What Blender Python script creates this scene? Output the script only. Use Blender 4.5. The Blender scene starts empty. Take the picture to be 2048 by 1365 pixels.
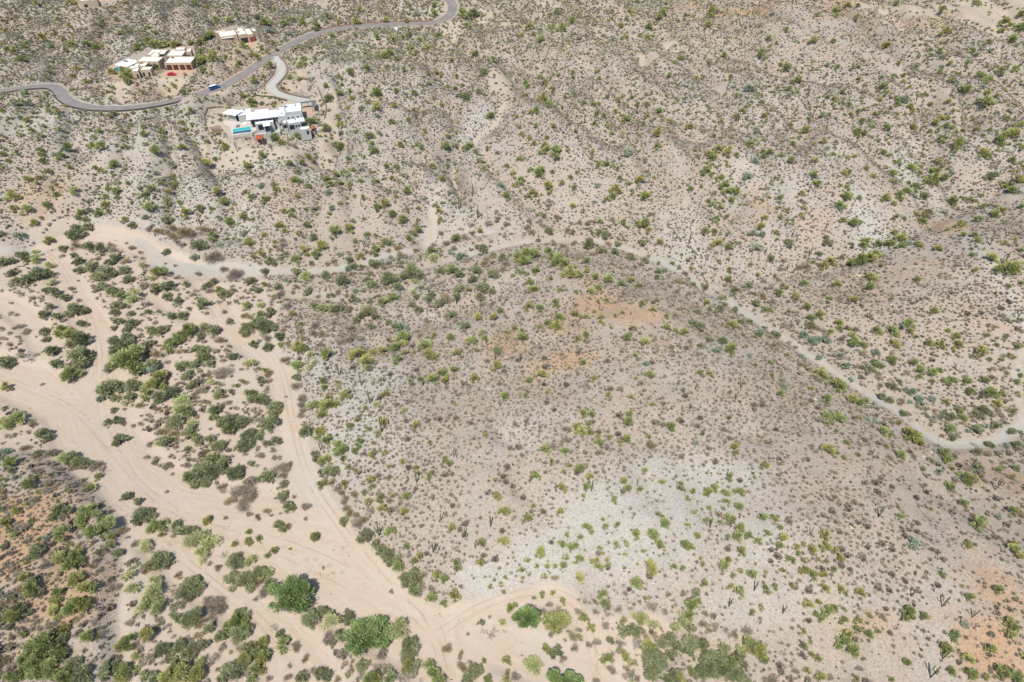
import bpy, math, random
import numpy as np
from mathutils import Vector, Matrix
C = bpy.context.scene.collection
SC = bpy.context.scene
R = math.radians
# ------------------------------------------------------------------ camera, world, sun, exposure
CAM_H = 170.0; DEP = R(43.0)
cd = bpy.data.cameras.new("camera"); cam = bpy.data.objects.new("camera", cd); C.objects.link(cam)
cam.location = (0, 0, CAM_H); cam.rotation_euler = (R(90) - DEP, 0, 0)
cd.lens = 24; cd.sensor_width = 36; cd.clip_start = 1; cd.clip_end = 9000
SC.camera = cam
SUN_EL = R(60); SUN_AZ = R(14)            # light travels towards +Y, 14 degrees to the right
w = bpy.data.worlds.new("World"); SC.world = w; w.use_nodes = True
nt = w.node_tree; nt.nodes.clear()
sky = nt.nodes.new('ShaderNodeTexSky'); sky.sky_type = 'NISHITA'; sky.sun_disc = False
sky.sun_elevation = SUN_EL; sky.sun_rotation = R(180) + SUN_AZ; sky.altitude = 800; sky.dust_density = 1.4
bg = nt.nodes.new('ShaderNodeBackground'); bg.inputs['Strength'].default_value = 0.105
wo = nt.nodes.new('ShaderNodeOutputWorld'); nt.links.new(sky.outputs[0], bg.inputs[0]); nt.links.new(bg.outputs[0], wo.inputs[0])
sd_ = bpy.data.lights.new("sun", 'SUN'); sun = bpy.data.objects.new("sun", sd_); C.objects.link(sun)
sd_.energy = 4.15; sd_.angle = R(0.5); sd_.color = (1.0, .955, .89)
_d = Vector((math.sin(SUN_AZ) * math.cos(SUN_EL), math.cos(SUN_AZ) * math.cos(SUN_EL), -math.sin(SUN_EL)))
sun.rotation_euler = _d.to_track_quat('-Z', 'Y').to_euler(); sun.location = (0, 0, 300)
SC.view_settings.view_transform = 'Standard'; SC.view_settings.look = 'None'
SC.view_settings.exposure = 0.45; SC.view_settings.gamma = 1
SC.cycles.max_bounces = 4; SC.cycles.diffuse_bounces = 3; SC.cycles.transparent_max_bounces = 4
# ------------------------------------------------------------------ pixel -> ray helpers
FPX = 2048 * 24 / 36; CX, CY = 1024.0, 682.5
cD, sD = math.cos(DEP), math.sin(DEP)
def rays(u, v):
    x = (np.asarray(u, float) - CX) / FPX; y = -(np.asarray(v, float) - CY) / FPX
    return x, y * sD + cD, y * cD - sD
def unproj(u, v, z):
    dx, dy, dz = rays(u, v); t = (z - CAM_H) / dz
    return dx * t, dy * t
def project(x, y, z):
    zc = y * cD - (z - CAM_H) * sD
    yc = y * sD + (z - CAM_H) * cD
    return CX + FPX * x / zc, CY - FPX * yc / zc, zc
# ------------------------------------------------------------------ height field
GX0, GX1, GY0, GY1 = -800, 800, 0, 1100
def vnoise(X, Y, scale, seed):
    rs = np.random.RandomState(seed); L = rs.rand(256, 256)
    x = X / scale + 1000.3; y = Y / scale + 1000.7
    xi = np.floor(x).astype(int); yi = np.floor(y).astype(int); fx = x - xi; fy = y - yi
    fx = fx * fx * (3 - 2 * fx); fy = fy * fy * (3 - 2 * fy)
    a = L[xi & 255, yi & 255]; b = L[(xi + 1) & 255, yi & 255]; c = L[xi & 255, (yi + 1) & 255]; d = L[(xi + 1) & 255, (yi + 1) & 255]
    return (a * (1 - fx) + b * fx) * (1 - fy) + (c * (1 - fx) + d * fx) * fy
def fbm(X, Y, scale, seed, o=4):
    s = 0; a = 1; t = 0
    for k in range(o): s = s + a * vnoise(X, Y, scale / 2 ** k, seed + k); t += a; a *= .5
    return s / t
def samp(A, step, x, y):
    gx = np.clip((np.asarray(x, float) - GX0) / step, 0, A.shape[1] - 1.001); gy = np.clip((np.asarray(y, float) - GY0) / step, 0, A.shape[0] - 1.001)
    i = gx.astype(int); j = gy.astype(int); fx = gx - i; fy = gy - j
    return (A[j, i] * (1 - fx) + A[j, i + 1] * fx) * (1 - fy) + (A[j + 1, i] * (1 - fx) + A[j + 1, i + 1] * fx) * fy
CP = """-300 700 2;-300 1300 6;0 500 1.5;100 560 1;200 850 0;400 1000 0;700 1130 0;850 1250 -.5;1000 1195 1;250 1200 1;450 1320 -1;700 1330 -1;60 1080 5;0 960 4;-150 1100 8;120 1290 2.5;30 1340 4
0 700 1;480 700 .5;330 620 1;560 760 .5;620 930 .5;1100 1320 1;1300 1290 3;1400 1340 4;1600 1330 8;1800 1345 12;-100 850 1;350 1450 -1;1000 1500 0;1700 1500 10;
660 800 5;720 950 5;800 1080 4;840 1150 2;900 850 10;760 720 5;620 660 3;700 610 2;900 640 5;850 560 2;1000 1000 10;950 1100 6;1200 1000 12;1080 1150 3;1250 1150 8;1400 1150 12;1500 1250 9
1000 740 11;1100 640 12;1070 540 7;1200 600 14;1250 720 15;1400 850 16;1300 900 15.5;1600 950 17;1800 1100 18;2000 1280 18;1500 1050 16;1700 1200 16;1900 1250 18;2150 1350 18;2200 1100 18;1450 700 12.5;1600 800 12.5;1750 900 13;1900 1000 14.5;2048 1050 16
470 530 1;640 545 1.2;800 510 2;950 480 2.6;1100 480 3;1250 500 3.4;1400 565 4;1500 640 4.5;1600 700 5;1750 785 6;1880 885 7;2040 850 8;2200 800 9;260 470 .8;120 470 .8
1500 540 8;1620 530 10;1750 500 13;1900 430 17;2040 370 22;1700 620 13;1850 620 18;1950 520 24;2080 480 28;2000 720 15;1850 740 12;2200 500 30
1400 480 11;1550 440 19;1720 400 22;1300 440 10;1450 380 20;1250 380 17;1180 430 9;1000 430 9;1050 350 17;860 470 3;870 400 9;930 300 16;1000 220 23;800 330 17;700 380 14;620 470 6;560 400 11;640 300 19;480 430 6;380 400 9;300 340 13;200 400 8;80 440 7;30 330 14;150 280 18;-100 400 12;-100 250 24
0 185 24;110 180 24.5;205 220 24;330 208 24.5;420 183 25.5;530 122 27;620 75 28;750 50 29;860 46 30;900 20 31;540 230 23;300 140 26;470 75 28;700 150 27;850 150 28;1000 130 31;1200 200 30;1200 100 34;1400 150 35;1400 300 27;1600 250 31;1600 100 37;1800 300 29;1850 150 36;2048 200 36;2048 60 38;1800 40 38
60 100 21;200 90 23;350 60 26;30 30 24;190 5 29;600 20 29;1100 40 33;1300 20 35;1500 10 37;1350 600 10;1330 530 3.6;1450 600 4.2;1150 520 8"""
cp = np.array([[float(a) for a in s.split()] for s in CP.replace('\n', ';').split(';') if s.strip()])
cx, cy = unproj(cp[:, 0], cp[:, 1], cp[:, 2]); cz = cp[:, 2]
ex = np.array([(x, 1000, 60) for x in (-700, -350, 0, 350, 700)] + [(-700, 500, 25), (700, 500, 40), (-600, 0, 12), (600, 0, 12), (0, -150, 4), (-760, 750, 40), (760, 750, 45), (0, 720, 38), (-300, 740, 40), (300, 740, 44)], float)
cx = np.r_[cx, ex[:, 0]] / 100; cy = np.r_[cy, ex[:, 1]] / 100; cz = np.r_[cz, ex[:, 2]]
def phi(r2): return .5 * r2 * np.log(r2 + 1e-9)
n = len(cx); K = phi((cx[:, None] - cx) ** 2 + (cy[:, None] - cy) ** 2) + np.eye(n) * .012
P = np.c_[np.ones(n), cx, cy]; A = np.zeros((n + 3, n + 3)); A[:n, :n] = K; A[:n, n:] = P; A[n:, :n] = P.T
wt = np.linalg.solve(A, np.r_[cz, 0, 0, 0])
def tps(x, y):
    x = x / 100; y = y / 100; o = wt[n] + wt[n + 1] * x + wt[n + 2] * y
    for i in range(n): o = o + wt[i] * phi((x - cx[i]) ** 2 + (y - cy[i]) ** 2)
    return o
xs5 = np.arange(GX0, GX1 + 1, 5.0); ys5 = np.arange(GY0, GY1 + 1, 5.0)
X5, Y5 = np.meshgrid(xs5, ys5); B5 = tps(X5, Y5)
def noop(): pass
xs = np.arange(GX0, GX1 + 1, 1.0); ys = np.arange(GY0, GY1 + 1, 1.0); X1, Y1 = np.meshgrid(xs, ys)
H = samp(B5, 5, X1, Y1)
def blur(A, k, it=1):
    for _ in range(it):
        for ax in (0, 1):
            Ap = np.pad(A, [(k, k) if a == ax else (0, 0) for a in (0, 1)], mode='edge')
            cs = np.cumsum(Ap, axis=ax); z = np.zeros_like(np.take(cs, [0], axis=ax)); cs = np.concatenate([z, cs], axis=ax)
            m = A.shape[ax]; A = (np.take(cs, range(2 * k + 1, 2 * k + 1 + m), axis=ax) - np.take(cs, range(m), axis=ax)) / (2 * k + 1)
    return A
H = blur(H, 3, 2)
def march(u, v, lift=0.0):
    """where the ray of a photo pixel meets the ground raised by lift"""
    u = np.atleast_1d(np.asarray(u, float)); v = np.atleast_1d(np.asarray(v, float)); dx, dy, dz = rays(u, v)
    lift = np.zeros(len(u)) + lift
    t0 = (75 - CAM_H) / dz; t1 = (-12 - CAM_H) / dz; lo = t0.copy(); hi = t1.copy(); done = np.zeros(len(u), bool)
    prev = t0.copy()
    for k in range(1, 121):
        t = t0 + (t1 - t0) * k / 120
        below = (CAM_H + dz * t) < samp(H, 1, dx * t, dy * t) + lift
        new = below & ~done; lo[new] = prev[new]; hi[new] = t[new]; done |= below; prev = t
    for _ in range(14):
        m = (lo + hi) / 2; b = (CAM_H + dz * m) < samp(H, 1, dx * m, dy * m) + lift
        hi = np.where(b, m, hi); lo = np.where(b, lo, m)
    return dx * hi, dy * hi, samp(H, 1, dx * hi, dy * hi)
def pts(s, x0=0, y0=0, sc=1.0):
    a = np.array([[float(q) for q in p.split()[:2]] for p in s.replace('\n', ';').split(';') if p.strip()]); return a[:, 0] / sc + x0, a[:, 1] / sc + y0
def smooth_line(x, y, k=6, closed=False):
    P_ = list(zip(x, y)); o = []
    n_ = len(P_)
    for i in range(n_ if closed else n_ - 1):
        g = (lambda j: P_[j % n_]) if closed else (lambda j: P_[min(max(j, 0), n_ - 1)])
        p0, p1, p2, p3 = [np.array(g(j)) for j in (i - 1, i, i + 1, i + 2)]
        for t in np.arange(0, 1, 1 / k):
            o.append(.5 * ((2 * p1) + (-p0 + p2) * t + (2 * p0 - 5 * p1 + 4 * p2 - p3) * t * t + (-p0 + 3 * p1 - 3 * p2 + p3) * t ** 3))
    if not closed: o.append(np.array(P_[-1]))
    o = np.array(o); return o[:, 0], o[:, 1]
xs2 = np.arange(GX0, GX1 + 1, 2.0); ys2 = np.arange(GY0, GY1 + 1, 2.0); X2, Y2 = np.meshgrid(xs2, ys2)
def seg_d(X, Y, ax, ay, bx, by):
    vx, vy = bx - ax, by - ay; L = vx * vx + vy * vy + 1e-9
    t = np.clip(((X - ax) * vx + (Y - ay) * vy) / L, 0, 1)
    return np.hypot(X - ax - t * vx, Y - ay - t * vy), t
def near(px, py, m, X, Y): return (X > min(px) - m) & (X < max(px) + m) & (Y > min(py) - m) & (Y < max(py) + m)
def sd_poly(px, py, X=X2, Y=Y2, cap=60):
    o = np.full(X.shape, float(cap)); M = near(px, py, cap, X, Y); x = X[M]; y = Y[M]; d = np.full(x.shape, float(cap)); ins = np.zeros(x.shape, bool)
    for i in range(len(px)):
        ax, ay, bx, by = px[i - 1], py[i - 1], px[i], py[i]
        q, _ = seg_d(x, y, ax, ay, bx, by); d = np.minimum(d, q)
        if ay != by: ins ^= ((ay > y) != (by > y)) & (x < (bx - ax) * (y - ay) / (by - ay) + ax)
    o[M] = np.where(ins, -d, d); return o
def sd_line(px, py, hw, X=X2, Y=Y2, cap=60):
    o = np.full(X.shape, float(cap))
    for i in range(1, len(px)):
        M = near([px[i - 1], px[i]], [py[i - 1], py[i]], cap, X, Y)
        d, t = seg_d(X[M], Y[M], px[i - 1], py[i - 1], px[i], py[i]); o[M] = np.minimum(o[M], d - (hw[i - 1] * (1 - t) + hw[i] * t))
    return o
def wpoly(s, x0=0, y0=0, sc=1.0, k=4):
    u, v = pts(s, x0, y0, sc)
    if k > 1: u, v = smooth_line(u, v, k, True)
    x, y, z = march(u, v); return x, y
def wline(s, k=4):
    a = np.array([[float(q) for q in p.split()] for p in s.replace('\n', ';').split(';') if p.strip()])
    u, v = smooth_line(a[:, 0], a[:, 1], k); hw = np.interp(np.linspace(0, len(a) - 1, len(u)), range(len(a)), a[:, 2])
    x, y, z = march(u, v); return x, y, hw
# sandy flats of the wide wash (with its scrub islands), lower left
sand_x, sand_y = wpoly("""-500 500;0 505;60 480;130 455;210 448;280 462;330 490;390 515;450 540;520 555;560 600;545 650;560 700;590 740;602 800;612 860;630 920;660 980;690 1040;730 1090;780 1130;820 1180;870 1210;920 1205;980 1190;1040 1175;1110 1168;1150 1185;1170 1220;1230 1240;1300 1235;1350 1260;1330 1320;1300 1365;1300 1500;700 1600;100 1600;240 1365;235 1250;245 1130;235 1030;205 985;170 960;60 900;0 905;-500 900""")
SAND = sd_poly(sand_x, sand_y)
CH = ["-60 506 3;40 490 4;110 480 5;180 462 5;260 475 6;330 515 6;400 540 5;480 543 4",
      "95 500 4;125 550 5;150 600 5;185 650 5;203 700 5;195 760 7;180 820 12;200 880 11;260 960 11;340 1010 11;450 1040 12;560 1070 13;650 1110 14;740 1170 13;830 1230 12;880 1290 9;900 1365 8;930 1480 8",
      "-60 720 5;40 760 8;120 800 8;190 830 8",
      "380 545 3;430 590 3.5;470 660 4.5;540 705 6;575 760 6;588 840 6;605 920 6.5;640 1000 7;680 1060 8;740 1120 9",
      "300 590 2;360 625 2;440 660 3;470 670 3","560 575 1.5;600 610 2;570 640 2;520 640 2","640 700 1;700 660 2;720 640 2;700 620 1.5",
      "880 1250 6;950 1215 5;1040 1185 5;1110 1175 4;1150 1200 3;1180 1260 2.5;1200 1330 2.5;1240 1400 3",
      "200 960 3;255 1040 3;330 1090 5;400 1160 5;480 1210 5;560 1280 6;600 1365 8;620 1450 8",
      "235 1100 1.5;225 1200 1.5;235 1300 1.5;240 1365 1.5","480 1090 5;560 1130 6;650 1180 6;760 1230 6","1000 1290 5;1100 1330 5;1180 1340 4","0 600 4;60 640 4;80 690 3","330 770 1.2;345 700 1.2;360 660 1"]
CHAN = np.full(X2.shape, 60.0)
for s in CH: CHAN = np.minimum(CHAN, sd_line(*wline(s)))
GR = ["-60 500 2;20 494 2.4;90 488 1.5;140 470 1",
      "270 470 2;300 495 3.5;330 525 6;380 535 6;430 535 5;500 540 3.5;560 545 2.5;640 543 2.4;720 528 2.2;760 510 2;830 498 2;870 480 2;930 468 1.6;990 460 1.2",
      "780 545 1;860 530 1.2;930 510 2;1000 492 2;1060 480 2.2;1130 477 2.2;1200 482 2.2;1260 498 2.4;1320 520 2.6;1370 545 2.4;1420 575 2.4;1480 618 2.6;1540 655 2.4;1600 695 2.6;1660 735 2.4;1720 775 2.4;1790 815 2.6;1850 862 3;1890 885 3.2;1950 885 3;2000 875 3;2048 850 3.4;2120 820 4",
      "560 590 1;680 600 1.2;760 585 1;830 570 1","2048 700 1.6;2036 760 2;2050 850 2","858 470 1.4;866 440 1.2;862 415 1.2"]
GREY = np.full(X2.shape, 60.0)
for s in GR:
    _a, _b, _h = wline(s); GREY = np.minimum(GREY, sd_line(_a, _b, _h * (.52 if _a.max() > 90 else .78)))

TRK = ["-40 740;60 775;150 820;215 890;300 985;420 1050;560 1080;680 1130;780 1195;850 1250;880 1310;895 1380", "60 485;110 520;160 600;195 690;196 780;215 870;260 940", "400 550;480 650;556 722;584 840;615 950;680 1050;760 1150;840 1230", "880 1262;970 1206;1070 1180;1140 1195;1175 1250;1190 1330", "330 1090;420 1160;520 1240;590 1320;620 1400", "240 1010;360 1060;480 1070;600 1120;700 1170"]
TRACK = np.full(X2.shape, 12.0); _ab = TRACK.copy()
for s_ in TRK:
    u_, v_ = pts(s_); u_, v_ = smooth_line(u_, v_, 5); tx_, ty_, _ = march(u_, v_)
    for i in range(1, len(tx_)):
        M = near(tx_[i - 1:i + 1], ty_[i - 1:i + 1], 12, X2, Y2); d_, t_ = seg_d(X2[M], Y2[M], tx_[i - 1], ty_[i - 1], tx_[i], ty_[i])
        sg = np.sign((tx_[i] - tx_[i - 1]) * (Y2[M] - ty_[i - 1]) - (ty_[i] - ty_[i - 1]) * (X2[M] - tx_[i - 1])); a_ = _ab[M]; q_ = TRACK[M]; b_ = d_ < a_; a_[b_] = d_[b_]; q_[b_] = (d_ * sg)[b_]; _ab[M] = a_; TRACK[M] = q_
def blobs(s, soft=1.0):
    o = np.zeros(X2.shape)
    for r in s.replace('\n', ';').split(';'):
        if not r.strip(): continue
        u, v, ru, rv, k = [float(q) for q in r.split()]
        x, y, z = march(u, v); x, y, z = x[0], y[0], z[0]; _, _, zc = project(x, y, z)
        dist = math.hypot(math.hypot(x, y), CAM_H - z); sn = (CAM_H - z) / dist
        a = ru * zc / FPX; b = rv * zc / FPX / sn
        q = ((X2 - x) / a) ** 2 + ((Y2 - y) / b) ** 2
        o = np.maximum(o, k * np.exp(-(q / soft) ** 1.5))
    return o
WHITE = blobs("""1250 1050 190 120 1;1100 1120 110 60 1;980 1160 90 35 1;1420 960 150 60 .9;1330 930 120 40 .8;1500 1080 120 70 .7;1250 960 100 60 .5;960 1000 60 60 .35
700 870 80 110 .75;760 760 90 60 .8;640 760 50 60 .7;800 900 80 80 .5;590 715 40 30 .8;690 690 60 30 .7;1050 870 60 40 .7;1090 830 50 30 .6;1500 1200 150 60 .55
130 430 40 30 1;180 420 40 40 .9;90 470 50 22 .9;930 280 30 40 .8;890 340 22 45 .9;865 400 14 60 1;860 460 20 22 1;960 235 40 20 .8;640 300 30 26 .9;620 330 26 24 .9
350 400 150 60 .6;250 330 160 70 .55;450 330 120 60 .6;100 240 120 40 .6;180 200 60 30 .8;300 190 80 26 .7;480 450 70 40 .7;200 110 120 20 .25;700 120 80 40 .5;740 200 120 60 .3;900 420 80 60 .55
1740 450 45 45 1;1720 400 26 30 .8;1830 320 45 40 .8;1350 460 60 40 .6;1380 500 50 30 .7;1660 310 50 20 .6;1850 290 30 30 .8;2000 300 60 30 .35;1500 330 60 25 .5;1580 370 50 22 .5;1000 570 40 40 .4;2030 600 20 130 .8
630 190 50 20 .6;560 290 130 22 .9;440 265 60 30 .7;750 300 100 60 .35;1050 560 40 30 .5;1170 270 120 50 .35""")
ORANGE = blobs("""100 400 90 40 .9;150 350 60 30 .5;590 380 26 22 1;560 410 30 20 .7;1010 690 60 34 1.3;1110 720 90 28 1.3;1200 600 70 38 1.4;1270 630 80 30 1.3;1130 640 60 30 1.1;1180 560 60 20 .7;1060 760 60 40 .5;1320 690 80 30 .6
1890 450 38 24 1.2;1630 450 45 25 .7;1700 600 130 60 .5;1950 650 80 60 .6;1850 540 100 30 .5;1520 400 40 30 .7;1500 440 40 20 .5;1330 380 50 20 .4;1730 560 60 20 .6;1450 760 120 30 .5;1600 800 100 40 .3
40 1070 120 90 1.7;120 1190 100 90 1.4;60 1280 80 70 .8;190 1120 60 90 .6;180 1250 60 90 .55;200 1040 40 50 .5;30 960 60 40 .5;2000 1180 70 60 1.2;1990 1290 80 60 1.6;1750 1250 60 30 1;1900 1220 60 40 .6;1960 940 60 22 1;2030 970 50 40 1.1;1780 1290 60 40 .6
1560 2 260 12 1.2;1300 20 200 20 .5;1700 45 300 20 .35;480 108 60 30 .8;290 165 120 16 .8;560 150 30 26 .8;520 180 40 18 .8;470 135 40 20 .9;640 70 30 12 .8;650 120 60 16 .4;450 85 160 10 .5;100 40 200 40 .4;1850 25 220 14 .7;2020 20 60 30 .9;840 30 60 20 .4""")
OPEN = blobs("""2000 15 70 22 1.5;1800 10 90 8 1.3;1960 35 22 22 1.3;1860 12 60 8 1.3;1345 73 14 10 1.3;1300 98 22 9 1.3;1170 52 40 4 1.2;1090 47 40 3 1.2;1030 42 40 3 1.2;1230 60 40 4 1.2;1280 68 30 5 1.2;1390 60 20 6 .5
610 185 45 14 1.4;650 215 12 40 1.3;560 195 20 12 1.2;480 195 40 8 1.1;420 230 12 40 1.2;470 285 60 12 1.2;560 285 90 9 1.2;650 250 10 26 1.1;520 170 30 12 1.1;760 68 40 8 1.2;720 88 26 6 1.2;960 12 40 8 1.2;930 5 24 8 1.2;230 165 30 12 1.2;345 140 32 14 1.4;500 88 30 14 1.4;600 128 26 26 .8;1000 150 30 22 .9;430 170 26 8 1
120 460 70 16 .9;1100 0 30 3 1;490 230 60 30 .9;880 5 30 10 1;900 40 24 16 1;440 200 40 12 1""")
for s_, k_ in (("1010 200 .8;985 240 1.2;950 275 1;925 310 1.2;900 335 1;880 370 1.3;868 400 1;862 430 1.6;858 465 1.8", 1.0), ("660 265 .8;645 295 1.2;625 320 1;610 345 1.2", .8), ("1240 600 .5;1210 580 .5;1150 560 .5", .3)):
    OPEN = np.maximum(OPEN, .75 * k_ * np.exp(-np.clip(sd_line(*wline(s_)) + .6, 0, 60) ** 2 / 2.0))
# ---------------------------------------------------------------- shape the land: spurs, gullies, cut banks
x_, y_ = X1, Y1
sandm = samp(np.clip(SAND, -60, 60), 2, x_, y_); greym = samp(np.clip(GREY, -60, 60), 2, x_, y_); chanm = samp(np.clip(CHAN, -60, 60), 2, x_, y_)
flat = np.clip(np.minimum(sandm, greym) / 14, 0, 1)
wxx = x_ + 14 * (fbm(x_, y_, 40, 11, 3) - .5); wyy = y_ + 14 * (fbm(x_, y_, 40, 17, 3) - .5)
rid = 1 - np.abs(2 * fbm(wxx * 1.35, wyy * .55, 42, 23, 3) - 1)
rid2 = 1 - np.abs(2 * fbm((wxx + .35 * y_) * 1.0, wyy * .28, 34, 123, 3) - 1); upper = np.clip((y_ - 225) / 60, 0, 1)
g0 = rid ** 4 * (1 - .55 * (1 - upper)); g1 = rid2 ** 5 * upper; gull = np.maximum(g0 * .9, g1) * flat
H = H - flat * (6.0 * (g0 - .2) + 9.0 * (g1 - .2 * upper)) + flat * 1.5 * (fbm(x_, y_, 26, 31, 4) - .5) * 2 + .9 * flat * (fbm(x_, y_, 7, 37, 3) - .5)
H = H - 1.0 * np.clip(1 - chanm / 1.7, 0, 1) - 1.0 * np.clip(1 - greym / 3, 0, 1)
H = H + 1.8 * np.clip(sandm / 5, 0, 1) * np.clip(1 - sandm / 40, 0, 1)                  # cut bank at the edge of the sand
# explicit gullies
for s, dep in (("1000 225 2;955 260 2.5;900 330 3;872 390 3;858 440 3;855 475 3", 3.0), ("660 270 2;625 320 3;600 370 2", 2.0), ("2048 330 3;1930 400 3;1820 450 3;1700 510 3;1600 530 3;1480 545 2;1420 570 2", 2.2),
               ("1760 300 2;1730 360 2;1760 430 2;1740 480 2;1690 510 2", 1.8), ("60 485 3;95 455 4;120 430 3;190 412 3", 2.8), ("1530 300 2;1500 350 2;1450 430 2;1400 520 2", 1.6), ("640 620 2;760 640 2;900 640 2;1030 560 2", 1.2)):
    px, py, hw = wline(s); d = samp(sd_line(px, py, hw), 2, x_, y_); H = H - dep * np.exp(-np.clip(d, 0, 60) ** 2 / 18)
H = blur(H, 1, 1)
def flatten(mask_sd, zt, inner, outer):
    global H
    m = np.clip((outer - mask_sd) / (outer - inner), 0, 1); m = m * m * (3 - 2 * m); H = H * (1 - m) + zt * m
# paved road: centre line traced on the land, its own smooth grade
ROAD = """-120 200;-50 190;0 184;41 178;82 174;107 175;119 183;127 195;144 207;174 215;205 218;246 218;287 214;328 207;369 197;410 185;444 174;488 149;526 123;561 101;605 78;649 63;693 55;752 50;810 48;857 47;883 41;901 28;905 12;898 0;884 -10;862 -18;830 -22"""
def ribbon_path(s, k=6, zs=25):
    u, v = pts(s); u, v = smooth_line(u, v, k); x, y, z = march(u, v)
    z = np.convolve(np.pad(z, zs, mode='edge'), np.ones(2 * zs + 1) / (2 * zs + 1), 'valid'); z = np.convolve(np.pad(z, 8, mode='edge'), np.ones(17) / 17, 'valid'); x, y = unproj(u, v, z); return x, y, z
def line_field(x, y, z, cap=30):
    d = np.full(X1.shape, float(cap)); zz = np.zeros(X1.shape)
    for i in range(1, len(x)):
        M = near([x[i - 1], x[i]], [y[i - 1], y[i]], cap, X1, Y1); q, t = seg_d(X1[M], Y1[M], x[i - 1], y[i - 1], x[i], y[i])
        b = q < d[M]; dd = d[M]; dd[b] = q[b]; d[M] = dd; z2 = zz[M]; z2[b] = (z[i - 1] + (z[i] - z[i - 1]) * t)[b]; zz[M] = z2
    return d, zz
rx, ry, rz = ribbon_path(ROAD); rd, rzz = line_field(rx, ry, rz); flatten(rd, rzz, 5.2, 12)
ROADD = rd
DRIVE = "549 115;552 120;560 128;564 140;563 152;555 166;545 180;549 190;562 196;585 201;606 205;622 206"
dx_, dy_, dz_ = ribbon_path(DRIVE, 6, 8)
# pads for the houses
def pad(s, x0, y0, sc, dz=0.0, z=None):
    global H
    u, v = pts(s, x0, y0, sc); x, y, zz = march(u, v); z = float(np.mean(zz)) + dz if z is None else z
    x, y = unproj(u, v, z); d = sd_poly(x, y, X1, Y1, 30); flatten(d, z, 1.5, 10); return z, x, y, d
ZC, pcx, pcy, PADC = pad("330 310;1060 270;1730 170;1900 300;1840 560;1740 640;1480 690;1000 690;660 700;340 760;200 560;220 430", 420, 180, 8.192)
ZA, pax, pay, PADA = pad("110 880;300 720;620 600;800 480;1560 450;1750 600;1650 880;1560 960;1100 980;900 1000;500 1040;200 1010", 200, 40, 8.533)
ZB, pbx, pby, PADB = pad("340 420;1100 300;1500 400;1550 640;1480 840;1230 860;900 760;560 720", 400, 30, 12.8)
ZD, pdx, pdy, PADD = pad("700 -120;1200 -120;1180 10;940 60;800 90;760 40", 0, 0, 4.876)
dd, dzz = line_field(dx_, dy_, dz_ * .0 + np.linspace(float(samp(H, 1, dx_[0], dy_[0])), ZC, len(dx_))); flatten(dd, dzz, 3.4, 8); DRIVED = dd
flatten(rd, rzz, 3.6, 6)
def tight(s, x0, y0, sc, z):
    u, v = pts(s, x0, y0, sc); x, y = unproj(u, v, z); return sd_poly(x, y, X1, Y1, 30)
TA = tight("250 740;500 640;640 590;820 490;1570 450;1640 620;1600 860;1540 950;1100 990;900 900;560 920;440 1040;160 990;110 860", 200, 40, 8.533, ZA)
TB = tight("370 410;880 300;1400 320;1460 560;1450 800;1220 850;1180 680;560 720", 400, 30, 12.8, ZB)
# the hill falls away in front of the modern house's terraces
lowC = tight("150 660;340 760;690 745;880 735;1050 720;1290 720;1480 715;1760 680;1900 640;2050 760;1700 1000;900 1050;200 1000", 420, 180, 8.192, ZC)
_m = np.clip((11 - lowC) / 9, 0, 1); H = H - 5.0 * _m * _m * (3 - 2 * _m)
TC = tight("200 300;1060 260;1730 160;1780 340;1640 450;1570 560;1460 600;1250 555;1180 545;1050 590;860 605;700 690;350 745;200 600", 420, 180, 8.192, ZC)
H = np.where(TC < .8, np.maximum(H, np.minimum(ZC, H + 9)), H)
NOVEG = np.minimum(np.minimum(rd - 3.6, dd - 3.0), np.minimum(np.minimum(TC, TA), np.minimum(TB, PADD)) + .5)
# ---------------------------------------------------------------- mesh helpers
def mesh_arrays(name, V, F, smooth=False, attrs=None, mats=(), matidx=None):
    V = np.asarray(V, np.float32); F = np.asarray(F, np.int32); me = bpy.data.meshes.new(name)
    me.vertices.add(len(V)); me.vertices.foreach_set('co', V.ravel()); k = F.shape[1]
    me.loops.add(F.size); me.loops.foreach_set('vertex_index', F.ravel()); me.polygons.add(len(F))
    me.polygons.foreach_set('loop_start', np.arange(0, F.size, k, dtype=np.int32)); me.polygons.foreach_set('loop_total', np.full(len(F), k, np.int32))
    for m in mats: me.materials.append(m)
    if matidx is not None: me.polygons.foreach_set('material_index', np.asarray(matidx, np.int32))
    me.update(calc_edges=True)
    me.polygons.foreach_set('use_smooth', np.full(len(F), smooth, bool))
    for k_, a in (attrs or {}).items(): at = me.attributes.new(k_, 'FLOAT', 'POINT'); at.data.foreach_set('value', np.asarray(a, np.float32))
    return me
def tag(o, label=None, cat=None, group=None, kind=None):
    for k_, v_ in (('label', label), ('category', cat), ('group', group), ('kind', kind)):
        if v_: o[k_] = v_
    return o
def link(name, me, parent=None, loc=None):
    o = bpy.data.objects.new(name, me); C.objects.link(o)
    if parent: o.parent = parent
    if loc is not None: o.location = loc
    return o
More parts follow.
